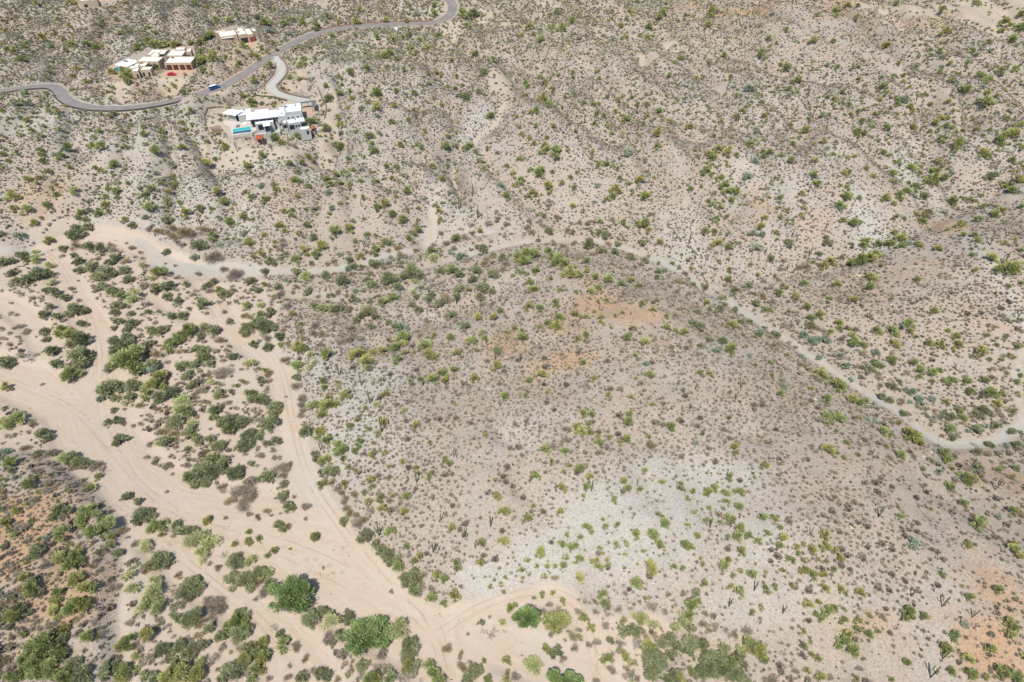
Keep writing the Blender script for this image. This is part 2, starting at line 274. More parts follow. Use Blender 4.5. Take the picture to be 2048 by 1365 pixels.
class MB:
    def __init__(s): s.v = []; s.f = []; s.m = []
    def add(s, v, f, mi=0):
        b = len(s.v); s.v += [tuple(map(float, p)) for p in v]; s.f += [tuple(b + i for i in q) for q in f]; s.m += [mi] * len(f)
    def prism(s, poly, z0, z1, mi=0):                  # poly: counter-clockwise xy list
        n_ = len(poly); s.add([(x, y, z0) for x, y in poly] + [(x, y, z1) for x, y in poly], [tuple(reversed(range(n_))), tuple(range(n_, 2 * n_))] + [(i, (i + 1) % n_, n_ + (i + 1) % n_, n_ + i) for i in range(n_)], mi)
    def box(s, x0, y0, z0, x1, y1, z1, mi=0): s.prism([(x0, y0), (x1, y0), (x1, y1), (x0, y1)], z0, z1, mi)
    def tube(s, P_, r, nseg=8, mi=0, cap=True):
        P_ = [Vector(p) for p in P_]; rings = []; v = []
        up = Vector((.1, .9, .2)).normalized()
        for i, p in enumerate(P_):
            t = (P_[min(i + 1, len(P_) - 1)] - P_[max(i - 1, 0)]).normalized(); a = t.cross(up)
            if a.length < .1: a = t.cross(Vector((1, 0, 0)))
            a.normalize(); b = t.cross(a); rr = r[i] if hasattr(r, '__len__') else r
            for j in range(nseg):
                an = 2 * math.pi * j / nseg; q = rr * (1 + (.1 if nseg >= 12 and j % 2 else 0)); v.append(p + a * math.cos(an) * q + b * math.sin(an) * q)
        f = [(i * nseg + j, i * nseg + (j + 1) % nseg, (i + 1) * nseg + (j + 1) % nseg, (i + 1) * nseg + j) for i in range(len(P_) - 1) for j in range(nseg)]
        if cap: f += [tuple(range(nseg))[::-1], tuple((len(P_) - 1) * nseg + j for j in range(nseg))]
        s.add(v, f, mi)
    def mesh(s, name, mats, smooth=False):
        me = bpy.data.meshes.new(name); me.from_pydata(s.v, [], s.f)
        for m in mats: me.materials.append(m)
        me.polygons.foreach_set('material_index', s.m); me.polygons.foreach_set('use_smooth', [smooth] * len(s.f)); me.update(); return me
    def obj(s, name, mats, parent=None, smooth=False, bevel=0):
        o = link(name, s.mesh(name, mats if isinstance(mats, (list, tuple)) else [mats], smooth), parent)
        if bevel: b = o.modifiers.new('bevel', 'BEVEL'); b.width = bevel; b.segments = 2; b.limit_method = 'ANGLE'
        return o
# ---------------------------------------------------------------- materials
class N:
    def __init__(s, name):
        s.m = bpy.data.materials.new(name); s.m.use_nodes = True; s.t = s.m.node_tree; s.t.nodes.clear()
        s.o = s.t.nodes.new('ShaderNodeOutputMaterial'); s.b = s.t.nodes.new('ShaderNodeBsdfPrincipled'); s.t.links.new(s.b.outputs[0], s.o.inputs[0])
        s.b.inputs['Specular IOR Level'].default_value = .2; s.b.inputs['Roughness'].default_value = .9
    def n(s, ty, **k):
        x = s.t.nodes.new(ty)
        for a, v in k.items(): setattr(x, a, v)
        return x
    def L(s, a, b): s.t.links.new(a, b)
    def attr(s, nm): return s.n('ShaderNodeAttribute', attribute_name=nm).outputs['Fac']
    def pos(s): return s.n('ShaderNodeNewGeometry').outputs['Position']
    def noise(s, scale, vec=None, detail=4, rough=.55):
        x = s.n('ShaderNodeTexNoise'); x.inputs['Scale'].default_value = scale; x.inputs['Detail'].default_value = detail; x.inputs['Roughness'].default_value = rough
        s.L(vec if vec is not None else s.pos(), x.inputs['Vector']); return x.outputs['Fac']
    def math(s, op, a, b=0.0, c=0.0):
        x = s.n('ShaderNodeMath', operation=op)
        for i, q in enumerate((a, b, c)):
            if isinstance(q, (int, float)): x.inputs[i].default_value = q
            else: s.L(q, x.inputs[i])
        return x.outputs[0]
    def ramp(s, f, a, b, c=0.0, d=1.0, smooth=True):
        x = s.n('ShaderNodeMapRange', interpolation_type='SMOOTHSTEP' if smooth else 'LINEAR'); s.L(f, x.inputs[0])
        for i, q in enumerate((a, b, c, d)): x.inputs[i + 1].default_value = q
        return x.outputs[0]
    def mix(s, f, a, b, mode='MIX'):
        x = s.n('ShaderNodeMix', data_type='RGBA', blend_type=mode)
        for i, q in ((0, f), (6, a), (7, b)):
            if isinstance(q, (int, float)): x.inputs[i].default_value = q
            elif isinstance(q, tuple): x.inputs[i].default_value = (*q[:3], 1)
            else: s.L(q, x.inputs[i])
        return x.outputs[2]
    def base(s, c):
        if isinstance(c, tuple): s.b.inputs['Base Color'].default_value = (*c, 1)
        else: s.L(c, s.b.inputs['Base Color'])
        return s
    def bump(s, h, strength=.5, dist=.1):
        x = s.n('ShaderNodeBump'); x.inputs['Strength'].default_value = strength; x.inputs['Distance'].default_value = dist; s.L(h, x.inputs['Height']); s.L(x.outputs[0], s.b.inputs['Normal'])
def lin(r, g, b):
    f = lambda c: ((c / 255 + .055) / 1.055) ** 2.4 if c > 10 else c / 255 / 12.92
    return (f(r), f(g), f(b))
GAIN = .60
def al(r, g, b, k=1.0):      # albedo that gives about this colour on sunlit open ground
    c = lin(r, g, b); return tuple(min(.9, q * GAIN * k) for q in c)
def simple(name, col, var=.12, scale=1.5, rough=.85, bump=0.0, metal=0):
    q = N(name); f = q.noise(scale, detail=5); q.base(q.mix(q.ramp(f, .3, .7), tuple(c * (1 - var) for c in col), tuple(min(.95, c * (1 + var)) for c in col)))
    q.b.inputs['Roughness'].default_value = rough; q.b.inputs['Metallic'].default_value = metal
    if bump: q.bump(q.noise(scale * 6), bump, .03)
    return q.m
def ground_material():
    q = N("desert_soil"); P_ = q.pos()
    n1 = q.noise(.02, P_, 5); n2 = q.noise(.11, P_, 6, .6); n3 = q.noise(.9, P_, 5, .6); n4 = q.noise(4.5, P_, 3, .7)
    wob = q.math('MULTIPLY', q.math('SUBTRACT', n2, .5), 7.0); wob = q.math('ADD', wob, q.math('MULTIPLY', q.math('SUBTRACT', n3, .5), 2.4))
    c = q.mix(q.ramp(n1, .35, .65), al(196, 184, 169), al(199, 190, 179)); c = q.mix(q.ramp(n2, .4, .7), c, al(203, 185, 166))
    wh = q.math('ADD', q.attr('white'), q.math('MULTIPLY', q.math('SUBTRACT', n2, .5), .7)); wh = q.math('ADD', wh, q.math('MULTIPLY', q.math('SUBTRACT', n3, .5), .3))
    c = q.mix(q.ramp(wh, 0, 1.1, 0, .85), c, al(212, 208, 199))
    og = q.math('ADD', q.attr('orange'), q.math('MULTIPLY', q.math('SUBTRACT', n2, .5), .9)); c = q.mix(q.ramp(og, .05, 1.7, 0, .85), c, al(214, 175, 138))
    c = q.mix(q.ramp(n3, .45, .75, 0, .35), c, al(170, 152, 132))
    # small plant litter and gravel specks
    vo = q.n('ShaderNodeTexVoronoi'); vo.inputs['Scale'].default_value = .95; vo.inputs['Randomness'].default_value = 1; q.L(P_, vo.inputs['Vector'])
    sp = q.ramp(q.math('ADD', vo.outputs['Distance'], q.math('MULTIPLY', n4, .22)), .22, .3, 1, 0)
    n5 = q.noise(1.9, P_, 4, .75)
    c_slope = q.mix(q.math('MULTIPLY', sp, .7), c, (.42, .42, .4), 'MULTIPLY')
    c_slope = q.mix(q.ramp(n5, .5, .62, 0, .6), c_slope, (.6, .58, .55), 'MULTIPLY')
    c_slope = q.mix(q.ramp(n4, .5, .66, 0, .5), c_slope, (.5, .48, .45), 'MULTIPLY'); c_slope = q.mix(q.ramp(n5, .44, .36, 0, .35), c_slope, al(226, 218, 204))
    # sand
    sand = q.ramp(q.math('ADD', q.attr('sand'), q.math('MULTIPLY', wob, .6)), -.8, 1.2, 1, 0)
    cs = q.mix(q.ramp(n2, .35, .65), al(212, 194, 174), al(216, 199, 182)); cs = q.mix(q.ramp(n3, .4, .75, 0, .5), cs, al(206, 185, 160)); cs = q.mix(q.ramp(n1, .5, .62, 0, .6), cs, al(206, 196, 182)); cs = q.mix(q.ramp(n4, .58, .7, 0, .35), cs, al(165, 145, 122))
    # channel floor: streaks follow the banks
    cv = q.n('ShaderNodeCombineXYZ'); q.L(q.math('ADD', q.math('MULTIPLY', q.attr('chan'), .8), q.math('MULTIPLY', n2, 3.0)), cv.inputs[0]); sx = q.n('ShaderNodeSeparateXYZ'); q.L(P_, sx.inputs[0])
    q.L(q.math('MULTIPLY', sx.outputs[0], .06), cv.inputs[1]); q.L(q.math('MULTIPLY', sx.outputs[1], .06), cv.inputs[2])
    st = q.noise(.9, cv.outputs[0], 6, .65)
    ch = q.ramp(q.math('ADD', q.attr('chan'), q.math('MULTIPLY', wob, .35)), -1.0, .8, 1, 0)
    cc = q.mix(q.ramp(st, .38, .62), al(217, 200, 182), al(213, 193, 171)); cc = q.mix(q.ramp(st, .6, .76, 0, .4), cc, al(192, 168, 140)); cc = q.mix(q.ramp(n1, .52, .64, 0, .5), cc, al(206, 199, 188))
    tk = q.math('ABSOLUTE', q.math('SUBTRACT', q.math('ABSOLUTE', q.math('ADD', q.attr('track'), q.math('MULTIPLY', q.math('SUBTRACT', n3, .5), .5))), .85)); tr_ = q.math('MULTIPLY', q.ramp(tk, .12, .34, 1, 0), q.ramp(n2, .35, .6)); cc = q.mix(q.math('MULTIPLY', tr_, .5), cc, al(184, 162, 138))
    cv2 = q.n('ShaderNodeCombineXYZ'); q.L(q.math('ADD', q.math('MULTIPLY', q.attr('chan'), 3.2), q.math('MULTIPLY', n2, 7.0)), cv2.inputs[0]); q.L(q.math('MULTIPLY', sx.outputs[0], .14), cv2.inputs[1]); q.L(q.math('MULTIPLY', sx.outputs[1], .14), cv2.inputs[2])
    st2 = q.noise(1.0, cv2.outputs[0], 5, .7); cc = q.mix(q.ramp(st2, .56, .7, 0, .5), cc, al(186, 166, 142)); cc = q.mix(q.ramp(st2, .44, .3, 0, .5), cc, al(226, 214, 198)); cs = q.mix(ch, cs, cc); c = q.mix(sand, c_slope, cs)
    gr = q.ramp(q.math('ADD', q.attr('grey'), q.math('MULTIPLY', wob, .4)), -.8, .5, 1, 0)
    c = q.mix(gr, c, q.mix(q.ramp(st, .35, .65), al(192, 189, 181), al(202, 193, 179)))
    c = q.mix(q.ramp(q.attr('open'), .25, .8, 0, .75), c, q.mix(q.ramp(n3, .3, .7), al(210, 192, 168), al(203, 191, 174)))
    q.base(c); hb = q.math('ADD', q.math('MULTIPLY', n3, .5), q.math('MULTIPLY', n4, .25)); hb = q.math('ADD', hb, q.math('MULTIPLY', st, q.math('MULTIPLY', ch, .35))); q.bump(hb, .55, .5); q.b.inputs['Specular IOR Level'].default_value = .1
    return q.m
MG = ground_material()
# ---------------------------------------------------------------- terrain: one fan grid, split into ground / sandy wash / gravel wash
d0 = [-30.0]
while d0[-1] < 700: d0.append(d0[-1] + max(.42, min(1.0, .0019 * (abs(d0[-1]) + 80))))
while d0[-1] < 4000: d0.append(d0[-1] + (d0[-1] - 690) * .35 + 2)
gy = np.array(d0); NC = 860; tt = np.linspace(-1, 1, NC)
half = (gy * cD + 170 * sD) * .75 * 1.18 + 25
TX = tt[None, :] * half[:, None]; TY = np.repeat(gy[:, None], NC, 1); NR = len(gy)
TZ = samp(H, 1, TX, TY) + .12 * (fbm(TX, TY, 1.6, 71, 2) - .5) * (samp(ROADD, 1, TX, TY) > 6)
idx = np.arange(NR * NC).reshape(NR, NC)
Fq = np.stack([idx[:-1, :-1], idx[:-1, 1:], idx[1:, 1:], idx[1:, :-1]], -1).reshape(-1, 4)
V = np.stack([TX, TY, TZ], -1).reshape(-1, 3)
AT = {k_: samp(a, 2, V[:, 0], V[:, 1]) for k_, a in (('sand', SAND), ('chan', CHAN), ('grey', GREY), ('white', WHITE), ('orange', ORANGE), ('open', OPEN), ('track', TRACK))}
gyy, gxx = np.gradient(TZ); e1 = np.stack([np.gradient(TX, axis=1), np.gradient(TY, axis=1), gxx], -1); e2 = np.stack([np.gradient(TX, axis=0), np.gradient(TY, axis=0), gyy], -1)
NV = np.cross(e1, e2); NV /= np.linalg.norm(NV, axis=-1, keepdims=True); NV = NV.reshape(-1, 3)
fc = V[Fq].mean(1); fs = samp(SAND, 2, fc[:, 0], fc[:, 1]); fg = samp(GREY, 2, fc[:, 0], fc[:, 1]); cls = np.where(fg < 0, 2, np.where(fs < 0, 1, 0))
for k_, nm in ((0, 'ground'), (1, 'dry_wash'), (2, 'gravel_wash')):
    F_ = Fq[cls == k_]; used, inv = np.unique(F_.ravel(), return_inverse=True)
    me = mesh_arrays(nm, V[used], inv.reshape(-1, 4), True, {a: b[used] for a, b in AT.items()}, [MG])
    me.normals_split_custom_set_from_vertices(NV[used].tolist())
    tag(link(nm, me), kind='structure')
# ---------------------------------------------------------------- plants traced from the photograph: tile origin x0 y0, tile scale; kind: x y width; ...
# p palo verde, m dark mesquite, i blue-grey ironwood, d dry grey-brown shrub, c vivid creosote, x dead tree, o pale airy tree; s saguaro: base x y, height, arms
TR = """T 0 280 3.791
p 95 420 110;360 235 70;530 210 60;200 295 70;290 285 60;270 330 60;310 90 70;455 120 70;65 160 60;145 225 45;130 100 60;10 210 50;20 110 60;320 148 80;700 40 70;770 50 100;1180 90 100;960 50 55;870 185 90;705 210 55;770 230 60;940 225 45;1290 285 50;1220 330 60;1325 345 85;1270 390 60;885 385 90;820 370 60;970 330 50;1150 370 80;1100 415 80;890 440 50;430 415 60;1640 390 100;1550 165 90;1630 145 55;1375 55 80;1880 205 90;1700 60 65;1700 470 90;1740 620 90;1840 580 80;1610 735 80;1880 770 100;1275 475 65;1360 475 60;1130 520 100;1410 550 95;1520 520 70;1605 520 50;945 600 75;620 555 80;645 605 65;260 630 70;310 590 40;200 530 95;100 515 70;360 500 80;820 540 60;745 560 70;800 485 80;800 430 60;510 60 80;1860 395 60;1900 430 60;1920 880 60;1190 1000 130;1120 1305 65;365 760 95;1870 1250 90;1660 1140 80
o 560 385 90;270 860 80;370 955 75;1075 945 75;270 905 90;1100 30 60;400 1085 80;1020 1180 120
m 480 825 80;580 700 150;545 720 120;670 660 90;660 810 115;770 830 110;160 880 120;30 930 90;90 915 80;100 1000 90;120 1080 110;200 1070 110;270 1030 130;370 1020 110;400 1150 110;340 1140 80;590 920 100;690 960 120;600 990 90;560 870 70;870 890 110;830 930 90;780 1010 150;720 1030 80;850 1020 80;940 985 90;970 1060 90;770 1120 110;850 1150 110;910 1180 100;1180 1130 120;1270 1110 120;1270 1190 100;490 1200 95;380 1270 80;340 1330 90;430 1340 90;890 1260 110;870 1310 80;990 1320 70;1300 1330 90;1390 1330 100;1350 1230 90;1700 1170 120;1570 1100 90;1620 1080 80;1540 1240 110;1900 1070 90;1260 850 80;560 1290 150;640 1300 80;20 710 60;590 590 60;1000 650 80;1270 610 110;1410 1090 65;1500 800 130;1930 1130 60
i 1290 175 80;1180 245 60;1210 300 60;670 530 60;280 980 80;1850 700 70;1660 790 70;1480 880 80;1440 360 40;1150 650 50;1100 580 70;150 640 0;120 720 80;60 650 50;180 720 60;500 60 70;410 110 60;1920 420 50
d 1620 900 150;1780 1030 130;1400 720 150;1310 690 130;1200 700 90;1130 680 70;1320 740 100;1430 1280 60;1110 1250 65;990 1265 45;600 1220 50;530 1130 60;985 820 70;1070 855 50;1025 885 45;1085 900 45;570 770 50;570 810 90;860 840 70;960 930 90;1100 1060 50;1090 1110 80;1500 1020 60;1590 1150 70;1760 1140 60;1700 985 80;1470 1180 60;700 1110 45;1050 1280 40;1860 1330 60;1740 1240 50;1700 1310 60;560 1160 40;80 1240 40;80 1310 50;130 1330 50;1380 800 70;1350 770 60;1540 690 90;1650 1235 50;1350 1040 60;1270 1030 45;240 1150 40;1200 1300 40;1830 1200 50;590 1070 30;460 880 40;480 880 40;1730 600 40;740 900 60;840 800 60
x 150 1180 70;1160 900 0
s 880 310 75 2;345 300 70 1;410 330 55 1;260 410 80 2;1800 90 75 1;1520 650 70 3;440 190 45 1;400 235 50 0;965 190 45 1
T 512 280 3.791
p 45 120 80;1090 30 60;690 135 60;400 130 80;350 175 70;250 180 80;320 240 50;560 155 50;530 295 85;600 260 60;560 340 75;300 305 80;400 355 60;150 380 70;80 445 80;130 335 60;310 430 60;640 330 60;715 340 65;745 425 40;820 435 60;670 245 60;740 225 50;790 315 55;900 305 60;1030 290 50;980 200 60;1065 205 60;1145 390 85;1410 290 70;1580 60 60;1620 45 80;1440 50 90;1330 190 60;1260 55 50;1900 420 80;1360 500 60;1390 540 60;1400 605 60;1150 545 40;980 480 90;920 510 70;1030 560 80;1110 600 100;1220 690 80;1160 745 80;840 715 65;900 725 50;760 770 55;705 665 90;595 700 100;980 785 80;900 835 85;795 880 80;300 900 90;360 830 90;460 870 80;500 800 110;180 640 80;215 690 60;270 575 60;370 525 50;275 530 50;210 540 60;640 485 50;1520 750 90;1700 695 60;1430 435 0;270 1320 65;1030 1190 100;1800 1340 90;1680 1345 90;1610 1140 60;40 870 70;600 40 80;900 90 80;1830 100 40;1660 90 60;1700 160 60;60 1090 60;870 30 60;550 560 50;1230 520 40;1060 430 40;1900 200 50;1760 65 50;690 440 40;60 720 60;140 770 50;320 700 60;380 640 70;1230 610 40
o 1340 890 90;380 1040 110;500 1280 100;1200 1070 70;1190 1150 80;30 1250 70;360 1210 50;1290 860 60
m 900 940 90;170 1110 85;650 1070 130;610 1280 110;700 1290 60;440 1250 80;395 1140 90;740 1210 90;870 1225 50;960 1230 100;1070 1110 100;1250 1120 60;1180 1000 180;1110 1040 80;1000 1050 140;890 1100 100;850 1060 70;1480 980 120;1540 1020 90;1400 990 90;1670 990 110;1640 1060 90;1800 1020 100;1720 1120 120;1700 1190 90;1540 1130 100;1520 1190 80;1400 1230 110;1300 1210 80;1230 1290 80;1180 1250 80;1330 1180 80;1850 1290 70;1480 1330 100;850 1300 130;800 1330 80;900 1340 80;530 1030 110;300 1000 90;740 960 80;800 960 60;700 910 80;440 740 80;100 1310 110;40 1330 80;60 1000 80;110 930 90;1870 900 90;1800 870 60;1700 820 100;1330 840 80;1210 1190 70;20 1140 70;1790 1150 70;560 1180 60
i 430 740 70;880 60 70;1115 260 70;435 520 70;550 400 60;700 260 70;570 510 60;630 860 60;1560 880 90;1590 900 60;1380 990 60;1590 380 50;1100 960 50;1020 890 50;690 980 60;40 340 70;620 600 0;1460 400 50;1850 340 60;1690 260 50;800 220 60;750 1140 60;380 1010 60;1090 1120 80;730 610 60
d 1050 1030 60;1440 1200 100;1100 880 90;1000 940 60;870 920 60;1430 790 80;1350 800 60;1500 830 70;1580 740 90;1640 710 60;1790 770 50;1400 710 60;1520 760 60;1750 910 70;1700 990 80;1730 940 80;1880 940 70;720 1275 70;620 1150 60;660 1040 60;590 930 70;540 940 60;190 1170 80;120 1240 45;690 1180 45;330 960 35;210 800 70;180 830 60;230 860 50;470 1190 50;650 1215 50;990 1310 40;1100 1330 40;540 1230 50;1000 840 50;1080 820 70;1270 650 40;1640 650 60;1760 640 70;1830 600 60;1900 600 50;1390 1310 50;1260 1040 70;230 1270 80;1790 1240 70;1720 1250 60;360 980 40;30 940 50;200 760 60;1900 640 60;420 930 60;1210 840 60;1210 640 50;820 600 50;960 960 50;1180 935 50;300 1120 60;280 1160 50
x 990 1010 0;850 780 70
s 120 90 60 1;255 50 90 1;735 80 45 1;1035 260 60 3;1200 270 50 2;1450 225 75 1;1540 530 100 3;1680 600 90 3;1215 380 60 1;820 820 60 3;800 510 60 1;1640 430 100 1;1650 520 45 1;1115 180 45 1;1180 215 80 1;1345 90 50 1;1750 530 40 0;690 530 50 1;1520 1245 70 2
T 1024 280 3.791
p 1110 40 65;610 100 50;330 90 110;260 70 80;210 100 60;170 20 60;430 80 40;720 185 65;800 215 50;650 195 50;500 250 50;210 235 110;140 220 50;300 240 50;70 300 60;60 330 60;160 400 75;270 350 90;280 405 60;380 325 60;470 360 60;790 375 85;760 430 70;725 455 60;970 300 80;880 335 60;1010 420 85;1355 370 65;1440 350 40;1465 230 85;1510 265 50;1590 275 70;1610 340 80;1640 380 90;1700 385 90;1665 450 70;1500 110 100;1640 90 95;1570 60 80;1700 110 60;1810 30 80;1900 90 60;1490 460 50;1580 510 60;1890 650 70;1920 590 60;1630 580 60;1470 690 80;1540 690 70;1120 770 70;1010 635 90;990 650 80;1040 680 60;665 620 60;240 575 60;460 500 60;850 620 60;100 850 130;170 860 110;50 890 90;90 910 130;350 910 130;400 930 100;320 880 90;440 1010 110;500 1020 80;180 990 70;160 1130 95;130 1080 70;80 1000 60;285 1055 60;370 1135 50;570 920 70;730 1050 110;900 1050 90;970 1095 90;830 1090 80;570 990 60;630 1035 70;600 1140 90;660 1120 60;720 1210 50;650 1225 45;990 1240 80;1100 1210 60;1075 1280 70;480 1320 80;560 1340 60;840 1310 50;680 1345 60;785 1330 45;630 1300 45;1170 1330 60;1480 1230 80;130 1260 80;210 1275 70;330 1230 80;360 1340 80;490 1150 50;1370 845 50;1560 780 90;1640 810 80;1570 920 60;1650 980 70;1640 1050 80;1860 1025 60;1900 990 0;1920 1290 60;240 800 0;280 840 60;1360 970 60;1220 930 60;1500 620 0;640 640 0;500 520 0;250 30 60;10 260 60;440 280 50;1560 590 50;930 590 0;950 640 60;60 140 70;1160 360 45;820 290 50;1410 490 0;1800 20 0;1910 120 60;1640 900 50;1810 940 50
m 710 720 80;580 790 120;690 840 80;800 790 70;900 880 100;1010 910 100;780 850 80;920 900 60;1110 990 80;1100 1040 80;340 1360 60;1690 1130 90;1800 1100 90;1580 1280 100;1690 1280 100;1460 1110 90;1380 1090 80;1600 1190 90;1500 1280 60;1400 1300 80;1850 1240 90;1930 1130 50;280 690 80;460 700 60;200 760 50;660 700 60;990 780 80
i 880 90 100;1010 150 60;1790 270 85;1840 150 70;1850 800 110;1830 700 90;540 540 50;1410 120 60;910 375 50;1270 960 60;1240 1180 60;1270 1050 60;850 1090 70;1160 980 80;1330 900 50;1900 710 60;650 340 60;1530 480 50
d 130 620 60;110 660 70;150 700 70;190 570 50;230 640 50;330 580 60;370 600 60;440 640 50;510 630 60;560 640 60;620 620 50;420 680 60;470 780 60;300 770 45;380 810 60;640 860 50;610 870 50;730 790 60;1310 1010 80;1250 1070 80;1330 1050 70;1400 1000 60;1350 1160 80;1250 1150 70;930 960 60;820 970 60;870 960 50;760 940 50;670 950 45;740 975 40;1160 1130 60;1140 1090 60;1200 1110 60;1300 1080 60;1380 1160 60;1090 1170 60;1260 1280 60;1440 1210 60;1200 1260 60;1310 1280 50;1240 1330 60;1320 1190 50;280 500 60;290 470 50;560 960 50;480 970 50;250 660 60;730 700 60;690 730 50;820 720 50;770 600 60;650 720 50;1540 1330 60;1620 1250 80;1740 1180 60;1900 1070 60;1900 1190 70;1840 1170 60;500 890 50;850 760 50;780 640 50;1040 880 60;980 940 80;1110 930 60;1430 960 50;1480 1100 50
s 1130 210 60 1;1230 55 60 1;890 295 50 1;1100 300 60 1;1030 260 60 1;1380 340 50 0;1340 795 100 1;1350 690 55 0;985 60 60 2;540 560 60 1;660 1290 50 1;1330 530 40 0;1275 530 35 0;890 600 60 1;1220 740 70 1;1340 255 30 0;1915 870 60 2;1660 650 60 1;1420 510 50 1;1040 330 50 0
T 1536 280 3.791
p 20 90 70;100 110 60;190 30 50;175 160 70;360 150 60;345 260 75;500 105 50;375 330 70;665 125 50;610 130 50;750 215 55;620 240 50;585 250 60;880 95 60;930 120 50;990 170 60;1095 205 90;1170 205 40;1155 245 50;1300 170 60;1320 15 60;1440 30 90;1420 60 70;1270 235 100;1260 300 100;1340 290 80;1220 320 60;1640 90 100;1650 110 80;1850 155 70;1930 60 50;950 260 70;800 270 50;960 320 60;1060 380 80;1130 345 60;900 440 80;1000 420 80;950 480 60;600 360 60;550 345 40;90 430 60;255 410 60;270 510 50;260 570 65;95 585 55;60 705 60;70 755 40;550 500 80;590 430 90;640 425 60;570 610 60;650 630 100;690 620 60;750 770 80;720 800 70;850 790 80;930 790 90;1020 745 100;1140 790 70;1010 800 70;720 900 150;790 890 120;820 870 90;640 920 80;850 955 60;430 950 80;480 920 80;350 930 50;780 1040 90;775 1115 85;530 1090 70;275 1085 70;110 1100 50;90 1160 70;470 1205 60;400 1320 85;290 1270 80;660 1210 70;1135 1055 75;940 1205 45;1270 1295 75;1600 605 80;1570 720 70;1590 760 70;1460 640 70;1480 720 60;1720 555 90;1790 530 70;1540 450 60;1900 300 90;1920 510 60;1640 500 60;1700 890 100;1830 970 170;1760 980 100;1820 1100 65;1920 1085 50;1720 1160 40;1555 870 50;1300 820 70;1360 680 45;1180 610 80;1920 840 60;1920 930 40;1750 10 90;970 575 50;960 700 60;1130 560 60;1200 560 60;1030 590 50;1400 470 90;1800 780 60;1580 990 60;430 10 60;1940 1090 40;160 1300 50;210 1180 80;150 1120 50;20 1290 50;1810 350 60;1850 380 90;330 1345 80
m 950 600 40;450 780 90;160 780 90;390 860 70;1190 420 90;1700 280 110;1780 320 60;1840 340 80;690 440 50;630 790 60;560 890 60;1220 550 80;20 900 70;440 740 70
i 1900 390 60;970 700 50;1110 420 60;1350 540 70;850 770 0;550 520 60;1310 820 50;1400 250 50;740 1010 30;1770 15 60;1640 1100 0;1070 780 60
d 280 480 50;250 460 60;300 960 120;250 970 80;400 950 60;100 910 60;100 980 60;50 1030 50;20 1120 60;40 1230 80;1210 580 80;550 1200 60;720 1210 50;560 960 50;1570 330 40;1700 200 60;1740 210 60;1590 1100 40;80 1060 50;1290 1300 0
s 145 990 60 3;180 740 80 0;310 890 80 2;430 700 60 2;430 1190 70 1;1125 1240 60 1;1060 1240 30 0;1680 800 90 1;1775 960 110 2;1500 1065 45 1;1215 1100 50 1;1920 750 60 2;1160 670 60 1;800 150 50 1;1850 120 70 2;1745 65 50 1;1845 290 50 1;660 1250 50 1;960 350 60 2;770 460 40 0;1900 1340 90 1;1470 1300 40 0;690 960 50 1;340 400 50 0;660 40 60 1
T 0 640 3.791
p 480 60 130;540 95 120;440 110 90;960 300 240;1020 280 200;880 320 130;1160 490 140;1190 440 140;1100 560 100;1290 190 120;1350 130 150;1430 80 150;520 420 150;200 1240 140;80 1085 120;100 750 170;30 770 90;740 1190 70;680 1270 90;20 1215 60;1610 1060 120;1480 880 80;1790 500 55;380 885 60;50 510 85;1180 460 110
o 1380 620 140;1380 690 150;600 480 0;1450 790 100;1890 330 100;1200 940 70;1870 550 80;490 1050 130;260 1040 0;1600 470 80
m 340 95 90;350 150 80;590 150 180;640 150 120;410 240 130;590 290 190;640 270 120;430 330 110;30 320 130;60 330 100;630 30 90;910 170 190;960 140 120;1000 30 110;900 10 100;860 60 70;1130 180 100;1150 80 90;1220 90 100;960 70 80;820 370 110;830 520 190;780 530 110;880 490 130;1000 500 150;980 600 120;1060 390 120;1220 480 150;1210 580 130;1300 550 130;1240 430 110;1160 340 120;1440 50 90;1540 240 120;1500 220 110;1560 70 120;1620 80 120;1520 130 80;1380 350 120;1480 330 110;1550 300 120;1420 420 110;1460 490 110;1600 330 90;1740 10 60;1890 60 130;1920 190 80;1780 280 90;1660 560 110;1640 690 140;1620 740 90;1760 770 190;1690 770 110;1840 770 130;1730 830 120;1330 770 150;1430 710 110;1440 840 120;1500 920 110;1590 900 90;1650 960 130;1880 880 140;1850 940 140;1820 980 100;1910 610 110;1900 560 90;910 910 120;880 930 80;820 780 80;890 770 90;860 690 70;320 860 110;350 890 90;540 1050 130;600 1080 130;660 1100 110;520 1090 80;1460 1180 150;1560 1150 170;1660 1130 150;1780 1160 130;1500 1230 120;1570 1210 130;1250 920 110;1700 1070 110;1420 980 60;960 1340 90;1870 1230 80;1910 1090 60;290 1010 90;1560 990 60;1900 790 0;1170 1080 60
i 1160 370 100;40 1000 80;1260 1110 80;760 600 80;950 1330 60;1600 60 80;1230 340 0
